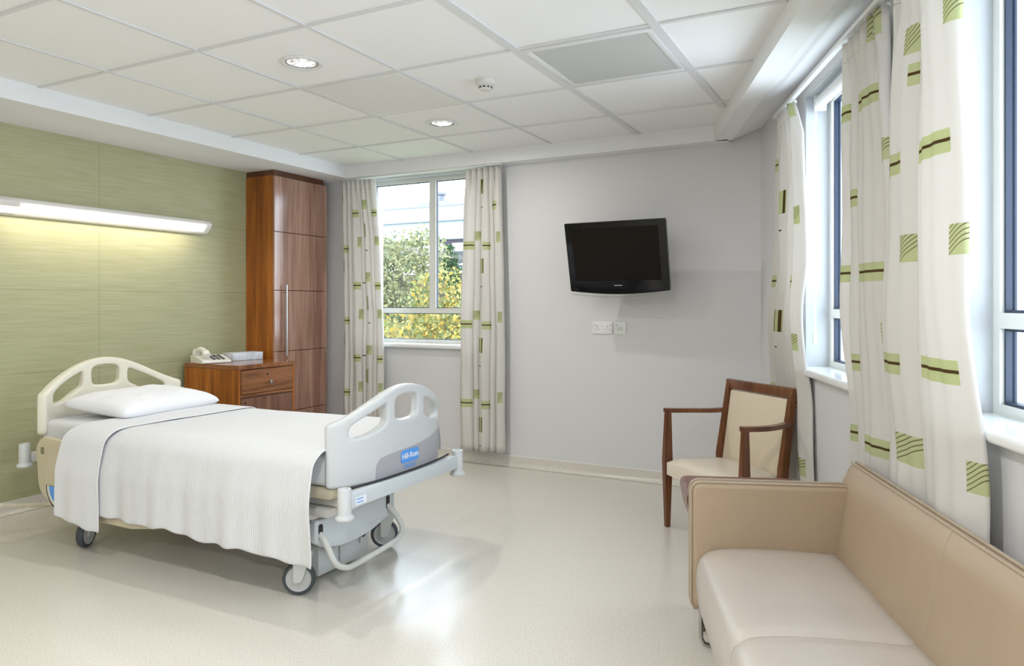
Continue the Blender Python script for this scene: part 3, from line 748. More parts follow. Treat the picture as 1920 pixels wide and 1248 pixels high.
# grey decal panel on the foot end with the maker's badge
XF = -1.885+.0235
def bendx(y):
    q = abs(y-YC)/.39; return -.10*q**3.2
pts = [(-.21, .466), (.335, .466), (.342, .52), (.325, .60), (.30, .608), (.20, .588), (.05, .573), (-.12, .565), (-.185, .556), (-.205, .53)]
bm = plate([round_poly(pts, .012)], .002, 0, [-.18+.02*k for k in range(26)])
xform(bm, lambda x, y, z: (XF+.0015+z+bendx(YC+x), YC+x, y)); pn = finish(bm, 'decal_panel', M['panelgrey'], fb)
bm = plate([round_poly([(-.066, -.028), (.066, -.028), (.066, .028), (-.066, .028)], .018)], .002, .0)
xform(bm, lambda x, y, z: (XF+.004+z, YC+.012+x, .536+y)); bd = finish(bm, 'badge', M['blue'], fb)
for zq in (.497, .488):
    bm = bmesh.new(); box(bm, XF+.0026, XF+.0042, YC+.012-.042, YC+.012+.042, zq-.002, zq+.002); finish(bm, 'badge_line', M['blue'], fb, smooth=False)
tx = text_mesh('Hill-Rom', .034, M['whitetext'], 'badge_text', fb); tx.location = (XF+.0062, YC+.012, .537); tx.rotation_euler = (PI/2, 0, PI/2)

# foot rail and black cable
bm = bmesh.new(); box(bm, -1.87, -1.835, YC-.43, YC+.40, .405, .468, .006)
fr_ = finish(bm, 'foot_rail', M['bedcover'], bed)
bm = bmesh.new(); box(bm, -1.8345, -1.833, YC-.385, YC-.32, .415, .445); finish(bm, 'sticker', M['whitetext'], fr_, smooth=False)
bm = bmesh.new()
for q in (.437, .424): box(bm, -1.8335, -1.8325, YC-.38, YC-.34, q-.002, q+.002)
finish(bm, 'sticker_print', M['blue'], fr_, smooth=False)
bm = bmesh.new(); tube(bm, smooth_path([(-1.875, YC-.36, .473), (-1.85, YC-.2, .474), (-1.84, YC+.05, .476), (-1.855, YC+.25, .476), (-1.88, YC+.36, .474)], 8), .005, 8); finish(bm, 'cable', M['black'], bed)
def bumper(x, y, z0, z1):
    bm = bmesh.new(); h_ = z1-z0
    lathe(bm, [(.0005, 0), (.034, 0), (.038, .006), (.037, .012), (.031, .018), (.027, .022), (.027, h_-.004), (.025, h_), (.017, h_), (.016, h_-.006), (.0005, h_-.006)], 28, (x, y, z0))
    return finish(bm, 'corner_bumper', M['bedplastic'], bed)
bumper(-1.852, YC-.43, .368, .488); bumper(-1.852, YC+.40, .368, .488)
bumper(-4.0, YC-.415, .35, .472); bumper(-4.0, YC+.40, .35, .472)
bm = bmesh.new(); box(bm, -4.015, -3.985, YC-.39, YC+.39, .37, .42, .005); finish(bm, 'head_rail', M['bedmetal'], bed)
# deck and rails under the mattress
bm = bmesh.new(); box(bm, -3.985, -1.90, YC-.33, YC-.29, .375, .415, .004); box(bm, -3.985, -2.25, YC+.29, YC+.33, .375, .415, .004)
for x in (-3.6, -2.9, -2.25): box(bm, x-.03, x+.03, YC-.29, YC+.29, .38, .41)
finish(bm, 'bed_frame', M['bedmetal'], bed)
bm = bmesh.new(); box(bm, -3.93, -1.965, YC-.385, YC+.385, .416, .462, .01); finish(bm, 'mattress_deck', M['bedtan'], bed)
bm = bmesh.new(); box(bm, -3.98, -3.93, YC-.3, YC+.3, .42, .60, .01); finish(bm, 'headboard_mount', M['bedmetal'], bed)
bm = bmesh.new(); box(bm, -2.35, -1.99, YC-.37, YC-.12, .335, .372, .012); finish(bm, 'lower_deck', M['bedmetal'], bed)
# base
bm = bmesh.new(); box(bm, -3.6, -2.10, YC-.27, YC-.21, .20, .26, .006); box(bm, -3.6, -2.28, YC+.21, YC+.27, .20, .26, .006); box(bm, -3.62, -3.56, YC-.29, YC+.29, .18, .26, .006)
finish(bm, 'base_frame', M['bedmetal'], bed)
for x in (-3.3, -2.45):
    for y in (YC-.24, YC+.24):
        bm = bmesh.new(); tube(bm, [(x, y, .26), (x+.12, y, .376)], .02, 12); finish(bm, 'lift_strut', M['steel'], bed)
bm = bmesh.new(); box(bm, -3.0, -2.5, YC-.2, YC+.2, .20, .33, .02); finish(bm, 'motor_housing', M['bedmetal'], bed)
pts = [(-.375, .318), (0, .322), (.158, .325), (.158, .225), (.135, .215), (.085, .212), (.03, .194), (-.03, .180), (-.12, .172), (-.22, .176), (-.32, .196), (-.375, .23)]
bm = plate([round_poly(pts, .02, 5)], .035, .008); xform(bm, lambda x, y, z: (-2.065+z, YC+x, y)); bc = finish(bm, 'base_cover', M['bedcover'], bed)
for y in (-.347, .103):
    bm = plate([round_poly([(-.012, -.03), (.012, -.03), (.012, .03), (-.012, .03)], .012, 5)], .003, 0); xform(bm, lambda x, y_, z, yy=y: (-2.046+z, YC+yy+x, (.272 if yy < 0 else .285)+y_)); finish(bm, 'pedal_slot', M['black'], bc)
bm = bmesh.new()
pp = [(-2.05, YC-.347, .262), (-2.01, YC-.352, .225), (-1.985, YC-.33, .15), (-1.98, YC-.285, .118), (-1.975, YC-.22, .108), (-1.975, YC+.03, .122), (-1.98, YC+.095, .132), (-1.985, YC+.13, .165), (-2.01, YC+.12, .22), (-2.05, YC+.104, .272)]
tube(bm, smooth_path(pp, 5), .0125, 12); finish(bm, 'foot_pedal_bar', M['bedmetal'], bed)
bm = bmesh.new(); box(bm, -2.32, -2.16, YC-.235, YC+.11, .028, .158, .008); box(bm, -2.28, -2.2, YC-.2, YC-.15, .158, .21); box(bm, -2.28, -2.2, YC+.03, YC+.08, .158, .21); finish(bm, 'control_box', M['bedplastic'], bed)
bm = bmesh.new(); tube(bm, [(-2.152, YC-.1, .06), (-2.152, YC-.1, .17)], .006, 8); finish(bm, 'box_bracket', M['bedmetal'], bed); bm = bmesh.new(); tube(bm, [(-2.152, YC+.04, .10), (-2.152, YC+.04, .175)], .006, 8); finish(bm, 'box_bracket', M['bedmetal'], bed)
bm = bmesh.new(); tube(bm, smooth_path([(-2.14, YC-.02, .17), (-2.13, YC+.03, .135), (-2.14, YC+.08, .17)], 6), .004, 8); finish(bm, 'hose', M['black'], bed)
def caster(x, y, ax):
    """ax: heading of the wheel axle in degrees"""
    e = bpy.data.objects.new('caster', None)
    r = .067
    mm = Matrix.Rotation(R_(ax), 4, 'Z') @ Matrix.Rotation(PI/2, 4, 'Y')
    bm = bmesh.new(); lathe(bm, [(.052, -.016), (.062, -.016), (.0665, -.010), (.067, 0), (.0665, .010), (.062, .016), (.052, .016), (.052, -.016)], 40, (x, y, r+.0005), mm)
    ty = finish(bm, 'caster', M['tyre'], bed)
    bm = bmesh.new(); lathe(bm, [(.0005, -.012), (.012, -.016), (.018, -.012), (.044, -.011), (.050, -.015), (.052, -.0155), (.052, .0155), (.050, .015), (.044, .011), (.018, .012), (.012, .016), (.0005, .012)], 40, (x, y, r+.0005), mm)
    finish(bm, 'wheel_hub', M['hubgrey'], ty)
    mz = Matrix.Rotation(R_(ax), 4, 'Z'); bm = bmesh.new()
    for s in (-1, 1):
        n0 = len(bm.verts)
        prism(bm, round_poly([(-.02, r-.012), (.012, r-.012), (.05, r+.095), (.02, r+.11), (-.02, r+.105)], .012), s*.019, s*.025, 0)
    n0 = 0
    box(bm, -.026, .026, -.02, .055, r+.085, r+.118, .008)
    for vv in bm.verts: vv.co = mz @ vv.co + Vector((x, y, 0))
    finish(bm, 'caster_fork', M['bedmetal'], ty)
    bm = bmesh.new(); c2 = mz @ Vector((0, .025, 0)); tube(bm, [(x+c2.x, y+c2.y, r+.11), (x+c2.x, y+c2.y, .215)], .017, 12); finish(bm, 'caster_stem', M['steel'], ty)
caster(-2.155, 2.265, -58); caster(-2.2, 2.90, -52); caster(-3.513, 2.225, 28); caster(-3.55, 2.93, 10)
# side panels (lowered side guards)
def side_panel(y, sgn):
    pts = [(-3.785, .49), (-3.73, .543), (-3.5, .53), (-3.0, .50), (-2.86, .40), (-2.88, .20), (-3.05, .175), (-3.58, .175), (-3.76, .27)]
    rr = [.03, .05, .02, .06, .05, .04, .02, .12, .05]
    bm = plate([round_poly(pts, rr, 8)], .026, .008); xform(bm, lambda x, y_, z: (x, y+z, y_)); sp2 = finish(bm, 'side_guard', M['bedtan'], bed)
    bm = plate([round_poly([(-3.67, .47), (-3.4, .49), (-3.1, .46), (-3.1, .30), (-3.4, .33), (-3.70, .33)], .06, 8)], .004, 0); xform(bm, lambda x, y_, z: (x, y+sgn*.014+z, y_)); finish(bm, 'raised_pad', M['bedtan'], sp2)
    bm = plate([round_poly([(-3.735, .455), (-3.712, .455), (-3.712, .49), (-3.735, .49)], .006, 4)], .003, 0); xform(bm, lambda x, y_, z: (x, y+sgn*.0145+z, y_)); finish(bm, 'recess', mat('olive_grey', (.22, .22, .13), .5), sp2)
    arc = [(-3.62+.16*math.cos(a), .35+.12*math.sin(a)) for a in [PI+PI/2*k/8 for k in range(9)]]+[(-3.46+.16*math.cos(a), .35+.12*math.sin(a)) for a in [PI*1.5+PI/2*k/8 for k in range(9)]]
    c = (-3.575, .305)
    def half(rx, rz): return [(c[0]+rx*math.cos(PI+PI*k/20), c[1]+rz*math.sin(PI+PI*k/20)) for k in range(21)]
    for rx, rz, mt, dz, nm in ((.115, .115, M['black'], .0150, 'emblem_rim'), (.105, .103, M['offwhite'], .0165, 'emblem_ring'), (.085, .085, M['blue'], .0180, 'emblem')):
        bm = plate([half(rx, rz)], .002, 0); xform(bm, lambda x, y_, z: (x, y+sgn*dz+z, y_)); finish(bm, nm, mt, sp2)
side_panel(2.150, -1); side_panel(3.088, 1)
for x in (-3.5, -3.05):
    for pth in ([(x, 2.163, .33), (x, 2.24, .385), (x, 2.29, .395)], [(x, 3.075, .33), (x, 3.0, .385), (x, 2.95, .395)]):
        bm = bmesh.new(); tube(bm, pth, .012, 10); finish(bm, 'guard_arm', M['bedmetal'], bed)

bed.location = (-2.9, YC, 0)
for ch_ in bed.children: ch_.location = (2.9, -YC, 0)
# mattress
bm = bmesh.new(); box(bm, -3.91, -1.97, YC-.385, YC+.385, .4635, .598, .03, 4)
tag(finish(bm, 'mattress', M['sheet']), 'white sheeted mattress lying on the hospital bed', 'mattress')
# blanket
def drape(name, x0, x1, nx, top, hemz, yoff, farz, label, cat, material, wavy, seed, taper=0.0, skew=0.0):
    bm = bmesh.new(); rows = []
    for i in range(nx+1):
        fx = i/nx; x = x0+(x1-x0)*fx
        hz = hemz(x); tp = top(x)
        path = [(YC+.442, farz), (YC+.442, farz+.02), (YC+.440, farz+.05), (YC+.425, tp-.02), (YC+.40, tp-.004), (YC+.36, tp)]
        for k in range(1, 16): path.append((YC+.36-.72*k/16, tp))
        path += [(YC-.36, tp), (YC-.40, tp-.004), (YC-.435, tp-.018), (YC-.468, tp-.045)]
        z_s = tp-.045
        for k in range(1, 15):
            q = k/14; z = z_s+(hz-z_s)*q
            path.append((YC-.468-.040*min(1, q*2.5)**.8, z))
        row = []
        for j, (y, z) in enumerate(path):
            dq = max(0, min(1, (tp-.03-z)/.35)) if y < YC else 0
            wv = wavy*dq*(math.sin(x*13+seed)+.6*math.sin(x*29+1.3*seed)+.35*math.sin(x*57))
            zz_ = z+(.0025*noise.noise(Vector((x*5, y*5, seed))) if -.36 < y-YC < .36 else 0)
            xx = x+(skew*(1-fx)*max(0, min(1, (YC-.38-y)/.08)) if y < YC else 0)
            if fx > .9 and y < YC: xx += taper*dq*(fx-.9)*10
            row.append(bm.verts.new((xx, y-wv-(yoff if y < YC-.38 else 0), zz_)))
        rows.append(row)
    for a, b_ in zip(rows, rows[1:]):
        for j in range(len(a)-1): bm.faces.new((a[j], a[j+1], b_[j+1], b_[j]))
    o = finish(bm, name, material, angle=180)
    so = o.modifiers.new('t', 'SOLIDIFY'); so.thickness = .005; so.offset = -1 if False else 1
    sb = o.modifiers.new('s', 'SUBSURF'); sb.levels = 1; sb.render_levels = 1
    return tag(o, label, cat)
def hem_blanket(x):
    return itp([(-3.3, .22), (-2.95, .212), (-2.78, .222), (-2.58, .198), (-2.35, .205), (-2.1, .19), (-1.99, .185)], x)+.004*math.sin(x*40)
def hem_fold(x):
    return itp([(-3.64, .20), (-3.45, .18), (-3.28, .148), (-3.2, .142)], x)+.003*math.sin(x*50)
drape('blanket', -3.34, -1.972, 120, lambda x: .6045+.018*max(0, (x+3.0)), hem_blanket, 0, .472, 'white ribbed cotton blanket draped over the bed down to the side', 'blanket', M['blanket'], .008, 1.0, .035)
drape('folded_sheet', -3.50, -3.215, 40, lambda x: .6125, hem_fold, .024, .48, 'white sheet folded back below the pillow, hanging longer at the side', 'sheet', M['sheet'], .005, 3.0, 0, -.03)
# pillow
bm = bmesh.new(); nu, nv = 44, 30; g = {}
for side in (1, -1):
    for i in range(nu+1):
        for j in range(nv+1):
            u = -1+2*i/nu; v_ = -1+2*j/nv
            edge = i in (0, nu) or j in (0, nv)
            if edge and side == -1: continue
            hgt = ((1-abs(u)**3.2)*(1-abs(v_)**2.8))**.36 if not edge else 0
            px_ = u*.36*(1-.05*(1-abs(v_))**0*abs(v_)**4*0); 
            # pinch the sides a little so that the corners stick out
            px_ = u*(.338-.02*(1-v_*v_)); py_ = v_*(.235-.018*(1-u*u))
            z = side*hgt*(.074 if side > 0 else .040)
            if side > 0:
                z += .006*noise.noise(Vector((u*3, v_*3, 1)))*hgt+.004*noise.noise(Vector((u*8, v_*5, 4)))*hgt
                z += .02*u*0
            rc = 1-.05*(abs(u)*abs(v_))**6; px_ *= rc; py_ *= rc
            g[(side, i, j)] = bm.verts.new((py_, px_, z))
    for i in range(nu):
        for j in range(nv):
            q = []
            for (a, b_) in ((i, j), (i+1, j), (i+1, j+1), (i, j+1)):
                q.append(g.get((side, a, b_)) or g[(1, a, b_)])
            bm.faces.new(q if side > 0 else q[::-1])
pl = finish(bm, 'pillow', M['pillow'], angle=180, loc=(-3.665, 2.66, .652), rot=(R_(0), R_(5), R_(6)))
tag(pl, 'plump white pillow at the head of the bed', 'pillow')
# coiled cord
t_pts = smooth_path([(-4.13, YC-.55, .19), (-4.12, 2.16, .15), (-4.10, 2.24, .118), (-4.05, 2.33, .098), (-3.95, 2.42, .11), (-3.8, 2.5, .15)], 40)
t_pts = smooth_path([(-4.452, 1.35, .36), (-4.33, 1.5, .345), (-4.22, 1.75, .285), (-4.15, 2.0, .205), (-4.12, 2.12, .155), (-4.10, 2.24, .125), (-4.04, 2.34, .115), (-3.9, 2.40, .13), (-3.64, 2.42, .20)], 32)
bm = bmesh.new(); tube(bm, t_pts, [.0125 if k % 2 else .0095 for k in range(len(t_pts))], 10)
cd = finish(bm, 'coiled_cord', M['cord'], None); tag(cd, 'cream coiled power cord running from the bed along the green wall', 'cord')

# ------------------------------------------------------------------ television
t = thing('television', 'black flat screen television mounted on the back wall', 'television', (-1.535, 4.46, 1.51), R_(-1))
tl = R_(14.5)
rotm = Matrix.Rotation(tl, 4, 'X')
def tv(nm, bm, mt, par): 
    for vv in bm.verts: vv.co = rotm @ vv.co
    return finish(bm, nm, mt, par)
hwv, hh = .338, .228
bot = [(-hwv+2*hwv*k/16, -hh-.022*math.cos(PI/2*(-1+2*k/16))) for k in range(17)]
outline = bot+[(hwv, hh), (-hwv, hh)]
bm = plate([round_poly(outline, [.006]*len(outline), 2)], .03, .004); xform(bm, lambda x, y, z: (x, z, y)); body = tv('bezel', bm, M['tvblack'], t)
bm = bmesh.new(); box(bm, -.292, .292, -.0162, -.0146, -.158, .190); tv('screen', bm, M['tvscreen'], body)
bm = bmesh.new(); prism(bm, round_poly([(-hwv+.004, -hh+.01), (hwv-.004, -hh+.01), (hwv-.004, hh-.006), (-hwv+.004, hh-.006)], .01), .014, .034, 1)
prism(bm, [(-.25, -.17), (.25, -.17), (.25, .17), (-.25, .17)], .034, .075, 1); tv('back_cover', bm, M['tvside'], t)
bm = bmesh.new(); box(bm, -.028, .028, -.0168, -.0155, -.193, -.187); tv('brand_plate', bm, M['grey'], body)
bm = bmesh.new(); prism(bm, [(-hwv+2*hwv*k/16, -hh-.0235-.022*math.cos(PI/2*(-1+2*k/16))) for k in range(17)]+[(hwv-2*hwv*k/16, -hh-.0215-.022*math.cos(PI/2*(1-2*k/16))) for k in range(17)], -.006, .006, 1); tv('silver_edge', bm, M['steel'], t)
bm = bmesh.new(); box(bm, -.05, .05, .305, .3195, -.09, .09); box(bm, -.02, .02, .07, .305, -.02, .02, .004); finish(bm, 'wall_bracket', M['grey'], t)
# sockets
def faceplate(nm, label, cat, x, z, w_, h_, kind):
    s = thing(nm, label, cat, (x, YB, z))
    bm = bmesh.new(); box(bm, -w_/2, w_/2, -.009, -.0005, -h_/2, h_/2, .003); fp = finish(bm, 'faceplate', M['whiteplastic'], s)
    if kind == 'socket':
        for sx_ in (-.038, .038):
            bm = bmesh.new()
            box(bm, sx_-.002, sx_+.002, -.0098, -.009, .004, .012); box(bm, sx_-.014, sx_-.008, -.0098, -.009, -.014, -.010); box(bm, sx_+.008, sx_+.014, -.0098, -.009, -.014, -.010)
            finish(bm, 'pin_holes', M['black'], fp, smooth=False)
            bm = bmesh.new(); box(bm, sx_*1.5-.006, sx_*1.5+.006, -.012, -.009, .010, .026, .001) ; finish(bm, 'switch', M['offwhite'], fp)
    else:
        bm = bmesh.new(); box(bm, -.018, .022, -.0105, -.009, -.016, .008, .001); finish(bm, 'outlet_module', mat('pale_green_plastic', (.62, .68, .60), .4), fp)
        bm = bmesh.new(); lathe(bm, [(.004, 0), (.004, .003), (.0005, .003)], 12, (-.025, -.009, .018), Matrix.Rotation(PI/2, 4, 'X')); finish(bm, 'indicator', M['grey'], fp)
faceplate('wall_socket', 'white double power socket below the television', 'socket', -1.745, 1.037, .146, .088, 'socket')
faceplate('outlet_plate', 'small square white outlet plate beside the double socket', 'outlet', -1.618, 1.037, .086, .088, 'x')

# ------------------------------------------------------------------ armchair
CA = R_(-42)
ch = thing('armchair', 'walnut framed armchair with cream vinyl seat and back', 'armchair', (-.806, 3.65, 0), CA)
wf, wb = .635, .478
def leg(pts, ws):
    """tapered rectangular post; ws = (wx, wy) per point"""
    bm = bmesh.new(); rings = []
    for (x, y, z), (a, b_) in zip(pts, ws):
        rings.append([bm.verts.new((x+sx_*a/2, y+sy_*b_/2, z)) for sx_, sy_ in ((-1, -1), (1, -1), (1, 1), (-1, 1))])
    bm.faces.new(rings[0][::-1]); bm.faces.new(rings[-1])
    for r0, r1 in zip(rings, rings[1:]):
        for k in range(4): bm.faces.new((r0[k], r0[(k+1) % 4], r1[(k+1) % 4], r1[k]))
    bmesh.ops.bevel(bm, geom=[e for e in bm.edges], offset=.0025, segments=2, affect='EDGES')
    return bm
ZA = .628
for s in (-1, 1):
    x = s*wf/2
    finish(leg([(x, 0, 0), (x, 0, .36), (x, .004, ZA)], [(.024, .026), (.036, .048), (.026, .030)]), 'front_leg', M['chairwood'], ch)
    xb_ = s*wb/2
    bm = leg([(xb_, .37, 0), (xb_, .285, .30), (xb_, .29, .40), (xb_, .350, .780)], [(.026, .026), (.036, .045), (.036, .045), (.032, .030)])
    finish(bm, 'back_leg', M['chairwood'], ch)
    # armrest from front leg to the post, slightly bowed inward
    bm = bmesh.new(); ar = [(x, -.014, ZA), (x*.98, .12, ZA-.006), ((x+xb_)/2*1.0, .24, ZA-.008), (xb_+s*.012, .312, ZA-.004)]
    ar = smooth_path(ar, 5); rings = []
    for p in ar: rings.append([bm.verts.new((p.x+sx_*.017, p.y, p.z+sz)) for sx_, sz in ((-1, -.011), (1, -.011), (1, .011), (-1, .011))])
    bm.faces.new(rings[0][::-1]); bm.faces.new(rings[-1])
    for r0, r1 in zip(rings, rings[1:]):
        for k in range(4): bm.faces.new((r0[k], r0[(k+1) % 4], r1[(k+1) % 4], r1[k]))
    bmesh.ops.bevel(bm, geom=[e for e in bm.edges if e.is_boundary is False and abs(e.calc_face_angle(0)) > .8], offset=.003, segments=2, affect='EDGES')
    finish(bm, 'armrest', M['chairwood'], ch)
    # side seat rail
    bm = bmesh.new(); prism(bm, [(.02, .285), (.275, .285), (.275, .325), (.02, .325)], 0, .022, 0)
    xform(bm, lambda x_, y_, z_, s=s: (s*(wf/2-.014-(wf-wb)/2*(y_/.30))-s*.5*.022+(x_-.011)*1, y_, z_)); finish(bm, 'side_rail', M['chairwood'], ch)
bm = bmesh.new(); box(bm, -wb/2-.016, wb/2+.016, 0.334, .366, .742, .792, .003); finish(bm, 'top_rail', M['chairwood'], ch)
bm = bmesh.new(); box(bm, -wb/2+.018, wb/2-.018, .268, .30, .285, .325, .003); finish(bm, 'rear_rail', M['chairwood'], ch)
# seat: upholstered, domed
bm = bmesh.new(); nu, nv = 26, 20
def seatpt(u, v_, z): 
    yy = -.018+.305*v_; hwid = (wf/2-.022)*(1-v_)+(wb/2-.012)*v_
    return (u*hwid, yy-.012*(1-u*u)*(1-v_), z)
top = [[None]*(nv+1) for _ in range(nu+1)]
for i in range(nu+1):
    for j in range(nv+1):
        u = -1+2*i/nu; v_ = j/nv
        z = .352+.040*((1-abs(u)**4)*(1-abs(2*v_-1)**5))**.5
        top[i][j] = bm.verts.new(seatpt(u, v_, z))
for i in range(nu):
    for j in range(nv): bm.faces.new((top[i][j], top[i+1][j], top[i+1][j+1], top[i][j+1]))
ring = [(i, 0) for i in range(nu)]+[(nu, j) for j in range(nv)]+[(i, nv) for i in range(nu, 0, -1)]+[(0, j) for j in range(nv, 0, -1)]
low = [bm.verts.new((top[i][j].co.x, top[i][j].co.y, .288 if j == 0 else .326 if j > 1 else .30)) for i, j in ring]
for k in range(len(ring)):
    a, b_ = ring[k], ring[(k+1) % len(ring)]; bm.faces.new((top[a[0]][a[1]], low[k], low[(k+1) % len(ring)], top[b_[0]][b_[1]]))
bm.faces.new(low)
finish(bm, 'seat', M['seatvinyl'], ch, angle=50)
# back pad
bm = bmesh.new(); box(bm, -wb/2+.018, wb/2-.018, -.010, .014, 0, .40, .008, 3)
xform(bm, lambda x, y, z: (x, .290+y+.060*(z/.40)-.003, .345+z*.982)); finish(bm, 'backrest', M['vinyl'], ch)

# ------------------------------------------------------------------ side table
tb = thing('side_table', 'dark walnut side table with curved edges behind the sofa arm', 'side table', W(-1.90, -.44), ANG)
# local x = outward (toward wall), y = t
def ush(off):
    return
prof_o = round_poly([(-.235, .515), (.235, .515), (.215, .40), (.175, .345), (.165, .345), (.20, .405), (.215, .492), (-.215, .492), (-.20, .405), (-.165, .345), (-.175, .345), (-.215, .40)], [.035, .035, .03, 0, 0, .03, .02, .02, .03, 0, 0, .03], 5)
bm = bmesh.new(); prism(bm, prof_o, -.13, .13, 1); finish(bm, 'tabletop', M['tablewood'], tb)
for sx_ in (-1, 1):
    for sy_ in (-1, 1):
        finish(leg([(sx_*.17, sy_*.10, 0), (sx_*.19, sy_*.105, .493)], [(.02, .02), (.03, .03)]), 'leg', M['tablewood'], tb)

# ------------------------------------------------------------------ sofa
SF = thing('sofa', 'beige leather two seat sofa under the near window', 'sofa', W(-2.157, 0), ANG)
# local: x = outward (wall side positive), y = t relative to the inner face of the far arm
Ls = -1.62
def panel(name, pts, a, b_, axis, bev, mt, sub=False):
    bm = bmesh.new(); prism(bm, pts, a, b_, axis)
    return bm
# arms: slab with rounded corners, piping around the edge
def sofa_arm(y0, y1, nm):
    outl = round_poly([(-.665, .14), (-.14, .14), (-.14, .58), (-.665, .58)], [.03, .01, .02, .035], 6)
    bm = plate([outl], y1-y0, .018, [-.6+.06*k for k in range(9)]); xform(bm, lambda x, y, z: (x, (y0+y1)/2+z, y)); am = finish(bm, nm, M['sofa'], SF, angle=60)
    for yy in (y0+.010, y1-.010):
        outl2 = [(x, y) for x, y in round_poly([(-.667, .142), (-.15, .142), (-.15, .581), (-.667, .581)], [.03, .01, .01, .035], 6)]
        bm = bmesh.new(); pth = [(x, yy, z) for x, z in outl2]; pth.append(pth[0]); tube(bm, pth, .0045, 8, cap=False); finish(bm, 'piping', M['piping'], am)
sofa_arm(.0, .062, 'armrest'); sofa_arm(Ls-.062, Ls, 'armrest')
# backrest, leaning, full length
bpts = round_poly([(-.20, .15), (-.12, .15), (-.098, .635), (-.104, .654), (-.122, .652), (-.146, .60), (-.192, .37)], [.01, .01, .01, .008, .01, .03, .05], 6)
bm = bmesh.new()
ys = [.064, .058, .04, .02]+[0-.03*k for k in range(0, 54)]+[Ls-.02, Ls-.04, Ls-.058, Ls-.064]
rings = []
for y in ys:
    dseam = min(abs(y+.69), abs(y+.0)+1, 9)
    k_ = 0
    ends = max(0, (abs(y-Ls/2)-(-Ls/2+.045))/.02)
    rings.append([bm.verts.new((x+(k_ if x < -.16 else 0), y, z-(0.008*ends if z > .6 else 0))) for x, z in bpts])
for r0, r1 in zip(rings, rings[1:]):
    for k in range(len(bpts)): bm.faces.new((r0[k], r0[(k+1) % len(bpts)], r1[(k+1) % len(bpts)], r1[k]))
bm.faces.new(rings[0][::-1]); bm.faces.new(rings[-1])
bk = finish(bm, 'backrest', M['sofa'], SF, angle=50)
bm = bmesh.new(); tube(bm, [(-.118, .066, .16), (-.098, .066, .62), (-.100, .066, .648), (-.103, .058, .655)]+[(-.103, y, .656) for y in (.03, Ls-.03)]+[(-.098, Ls-.066, .62), (-.118, Ls-.066, .16)], .0048, 8); finish(bm, 'piping', M['piping'], bk)
bm = bmesh.new(); tube(bm, [(-.121, y, .653) for y in (.06, 0, Ls, Ls-.06)], .004, 8); finish(bm, 'piping', M['piping'], bk)
# a shallow sewn seam on the back
bm = bmesh.new(); tube(bm, [(x-.0002, -.69, z) for x, z in bpts if x < -.113 and z > .37], .0013, 6); finish(bm, 'back_seam', M['piping'], bk)
# seat cushion: two bays, puffy with rounded front
def seat(y0, y1):
    nx, ny = 30, 26; bm = bmesh.new(); grid = []
    # profile from back to front then down
    prof = [(-.19, .352), (-.22, .362), (-.30, .367), (-.40, .370), (-.50, .369), (-.57, .364), (-.615, .352), (-.643, .325), (-.655, .28), (-.655, .22), (-.648, .17), (-.63, .145)]
    prof = [(p.x, p.y) for p in smooth_path([(x, z, 0) for x, z in prof], 3)]
    for j in range(ny+1):
        v_ = j/ny; y = y0+(y1-y0)*v_
        e = min(v_, 1-v_)*(y0-y1)
        dip = -.011*math.exp(-(e/.014)**1.2)
        row = []
        for k, (x, z) in enumerate(prof):
            f = dip if k > 2 else dip*.3
            if x > -.6: row.append(bm.verts.new((x, y, z+f)))
            else: row.append(bm.verts.new((x-f*.8, y, z+f*(.3 if z < .33 else .8))))
        grid.append(row)
    for a, b_ in zip(grid, grid[1:]):
        for k in range(len(a)-1): bm.faces.new((a[k], a[k+1], b_[k+1], b_[k]))
    # close underneath and behind
    for row in (grid[0], grid[-1]):
        pass
    lowb = [bm.verts.new((-.19, r[0].co.y, .145)) for r in grid]
    for i in range(len(grid)-1):
        bm.faces.new((grid[i][0], grid[i+1][0], lowb[i+1], lowb[i])); bm.faces.new((lowb[i], lowb[i+1], grid[i+1][-1], grid[i][-1]))
    bm.faces.new(grid[0]+[lowb[0]]); bm.faces.new(grid[-1]+[lowb[-1]])
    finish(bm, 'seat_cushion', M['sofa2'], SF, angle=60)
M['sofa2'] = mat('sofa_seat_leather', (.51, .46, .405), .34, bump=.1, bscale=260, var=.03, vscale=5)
seat(-.002, -.665); seat(-.667, Ls+.002)
# chrome sled legs
for y in (.022, Ls-.022):
    bm = bmesh.new()
    p0 = [(-.632, y, .142), (-.632, y, .035), (-.622, y, .014), (-.60, y, .0085), (-.20, y, .0085), (-.178, y, .014), (-.17, y, .035), (-.17, y, .142)]
    tube(bm, p0, .0075, 12); finish(bm, 'sled_leg', M['chrome'], SF)

# ------------------------------------------------------------------ outside
m, nt, b = nmat('cladding_panels'); tc = nt.nodes.new('ShaderNodeTexCoord'); sx = nt.nodes.new('ShaderNodeSeparateXYZ'); nt.links.new(tc.outputs['Object'], sx.inputs[0])
fx = mth(nt, 'LESS_THAN', mth(nt, 'FRACT', mth(nt, 'MULTIPLY', sx.outputs[0], 2.2)), .06)
mx = nt.nodes.new('ShaderNodeMixRGB'); mx.inputs[1].default_value = (.33, .36, .38, 1); mx.inputs[2].default_value = (.26, .29, .32, 1)
nt.links.new(fx, mx.inputs[0]); nt.links.new(mx.outputs[0], b.inputs['Base Color']); b.inputs['Roughness'].default_value = .5
M['clad'] = m
BD = thing('building', 'pale clad office building seen through the back wall window', 'building', (-17, 25, -4))
Zb = 4.0
bx('upper_cladding', M['clad'], BD, -8, 9, 0, 6, 4.62+Zb, 5.2+Zb)
bx('cladding', M['clad'], BD, -8, 9, .15, 6, 3.87+Zb, 4.6+Zb)
bx('roof_edge', mat('roof_edge_grey', (.18, .19, .21), .5), BD, -8, 9, -.06, 6, 5.2+Zb, 5.26+Zb)
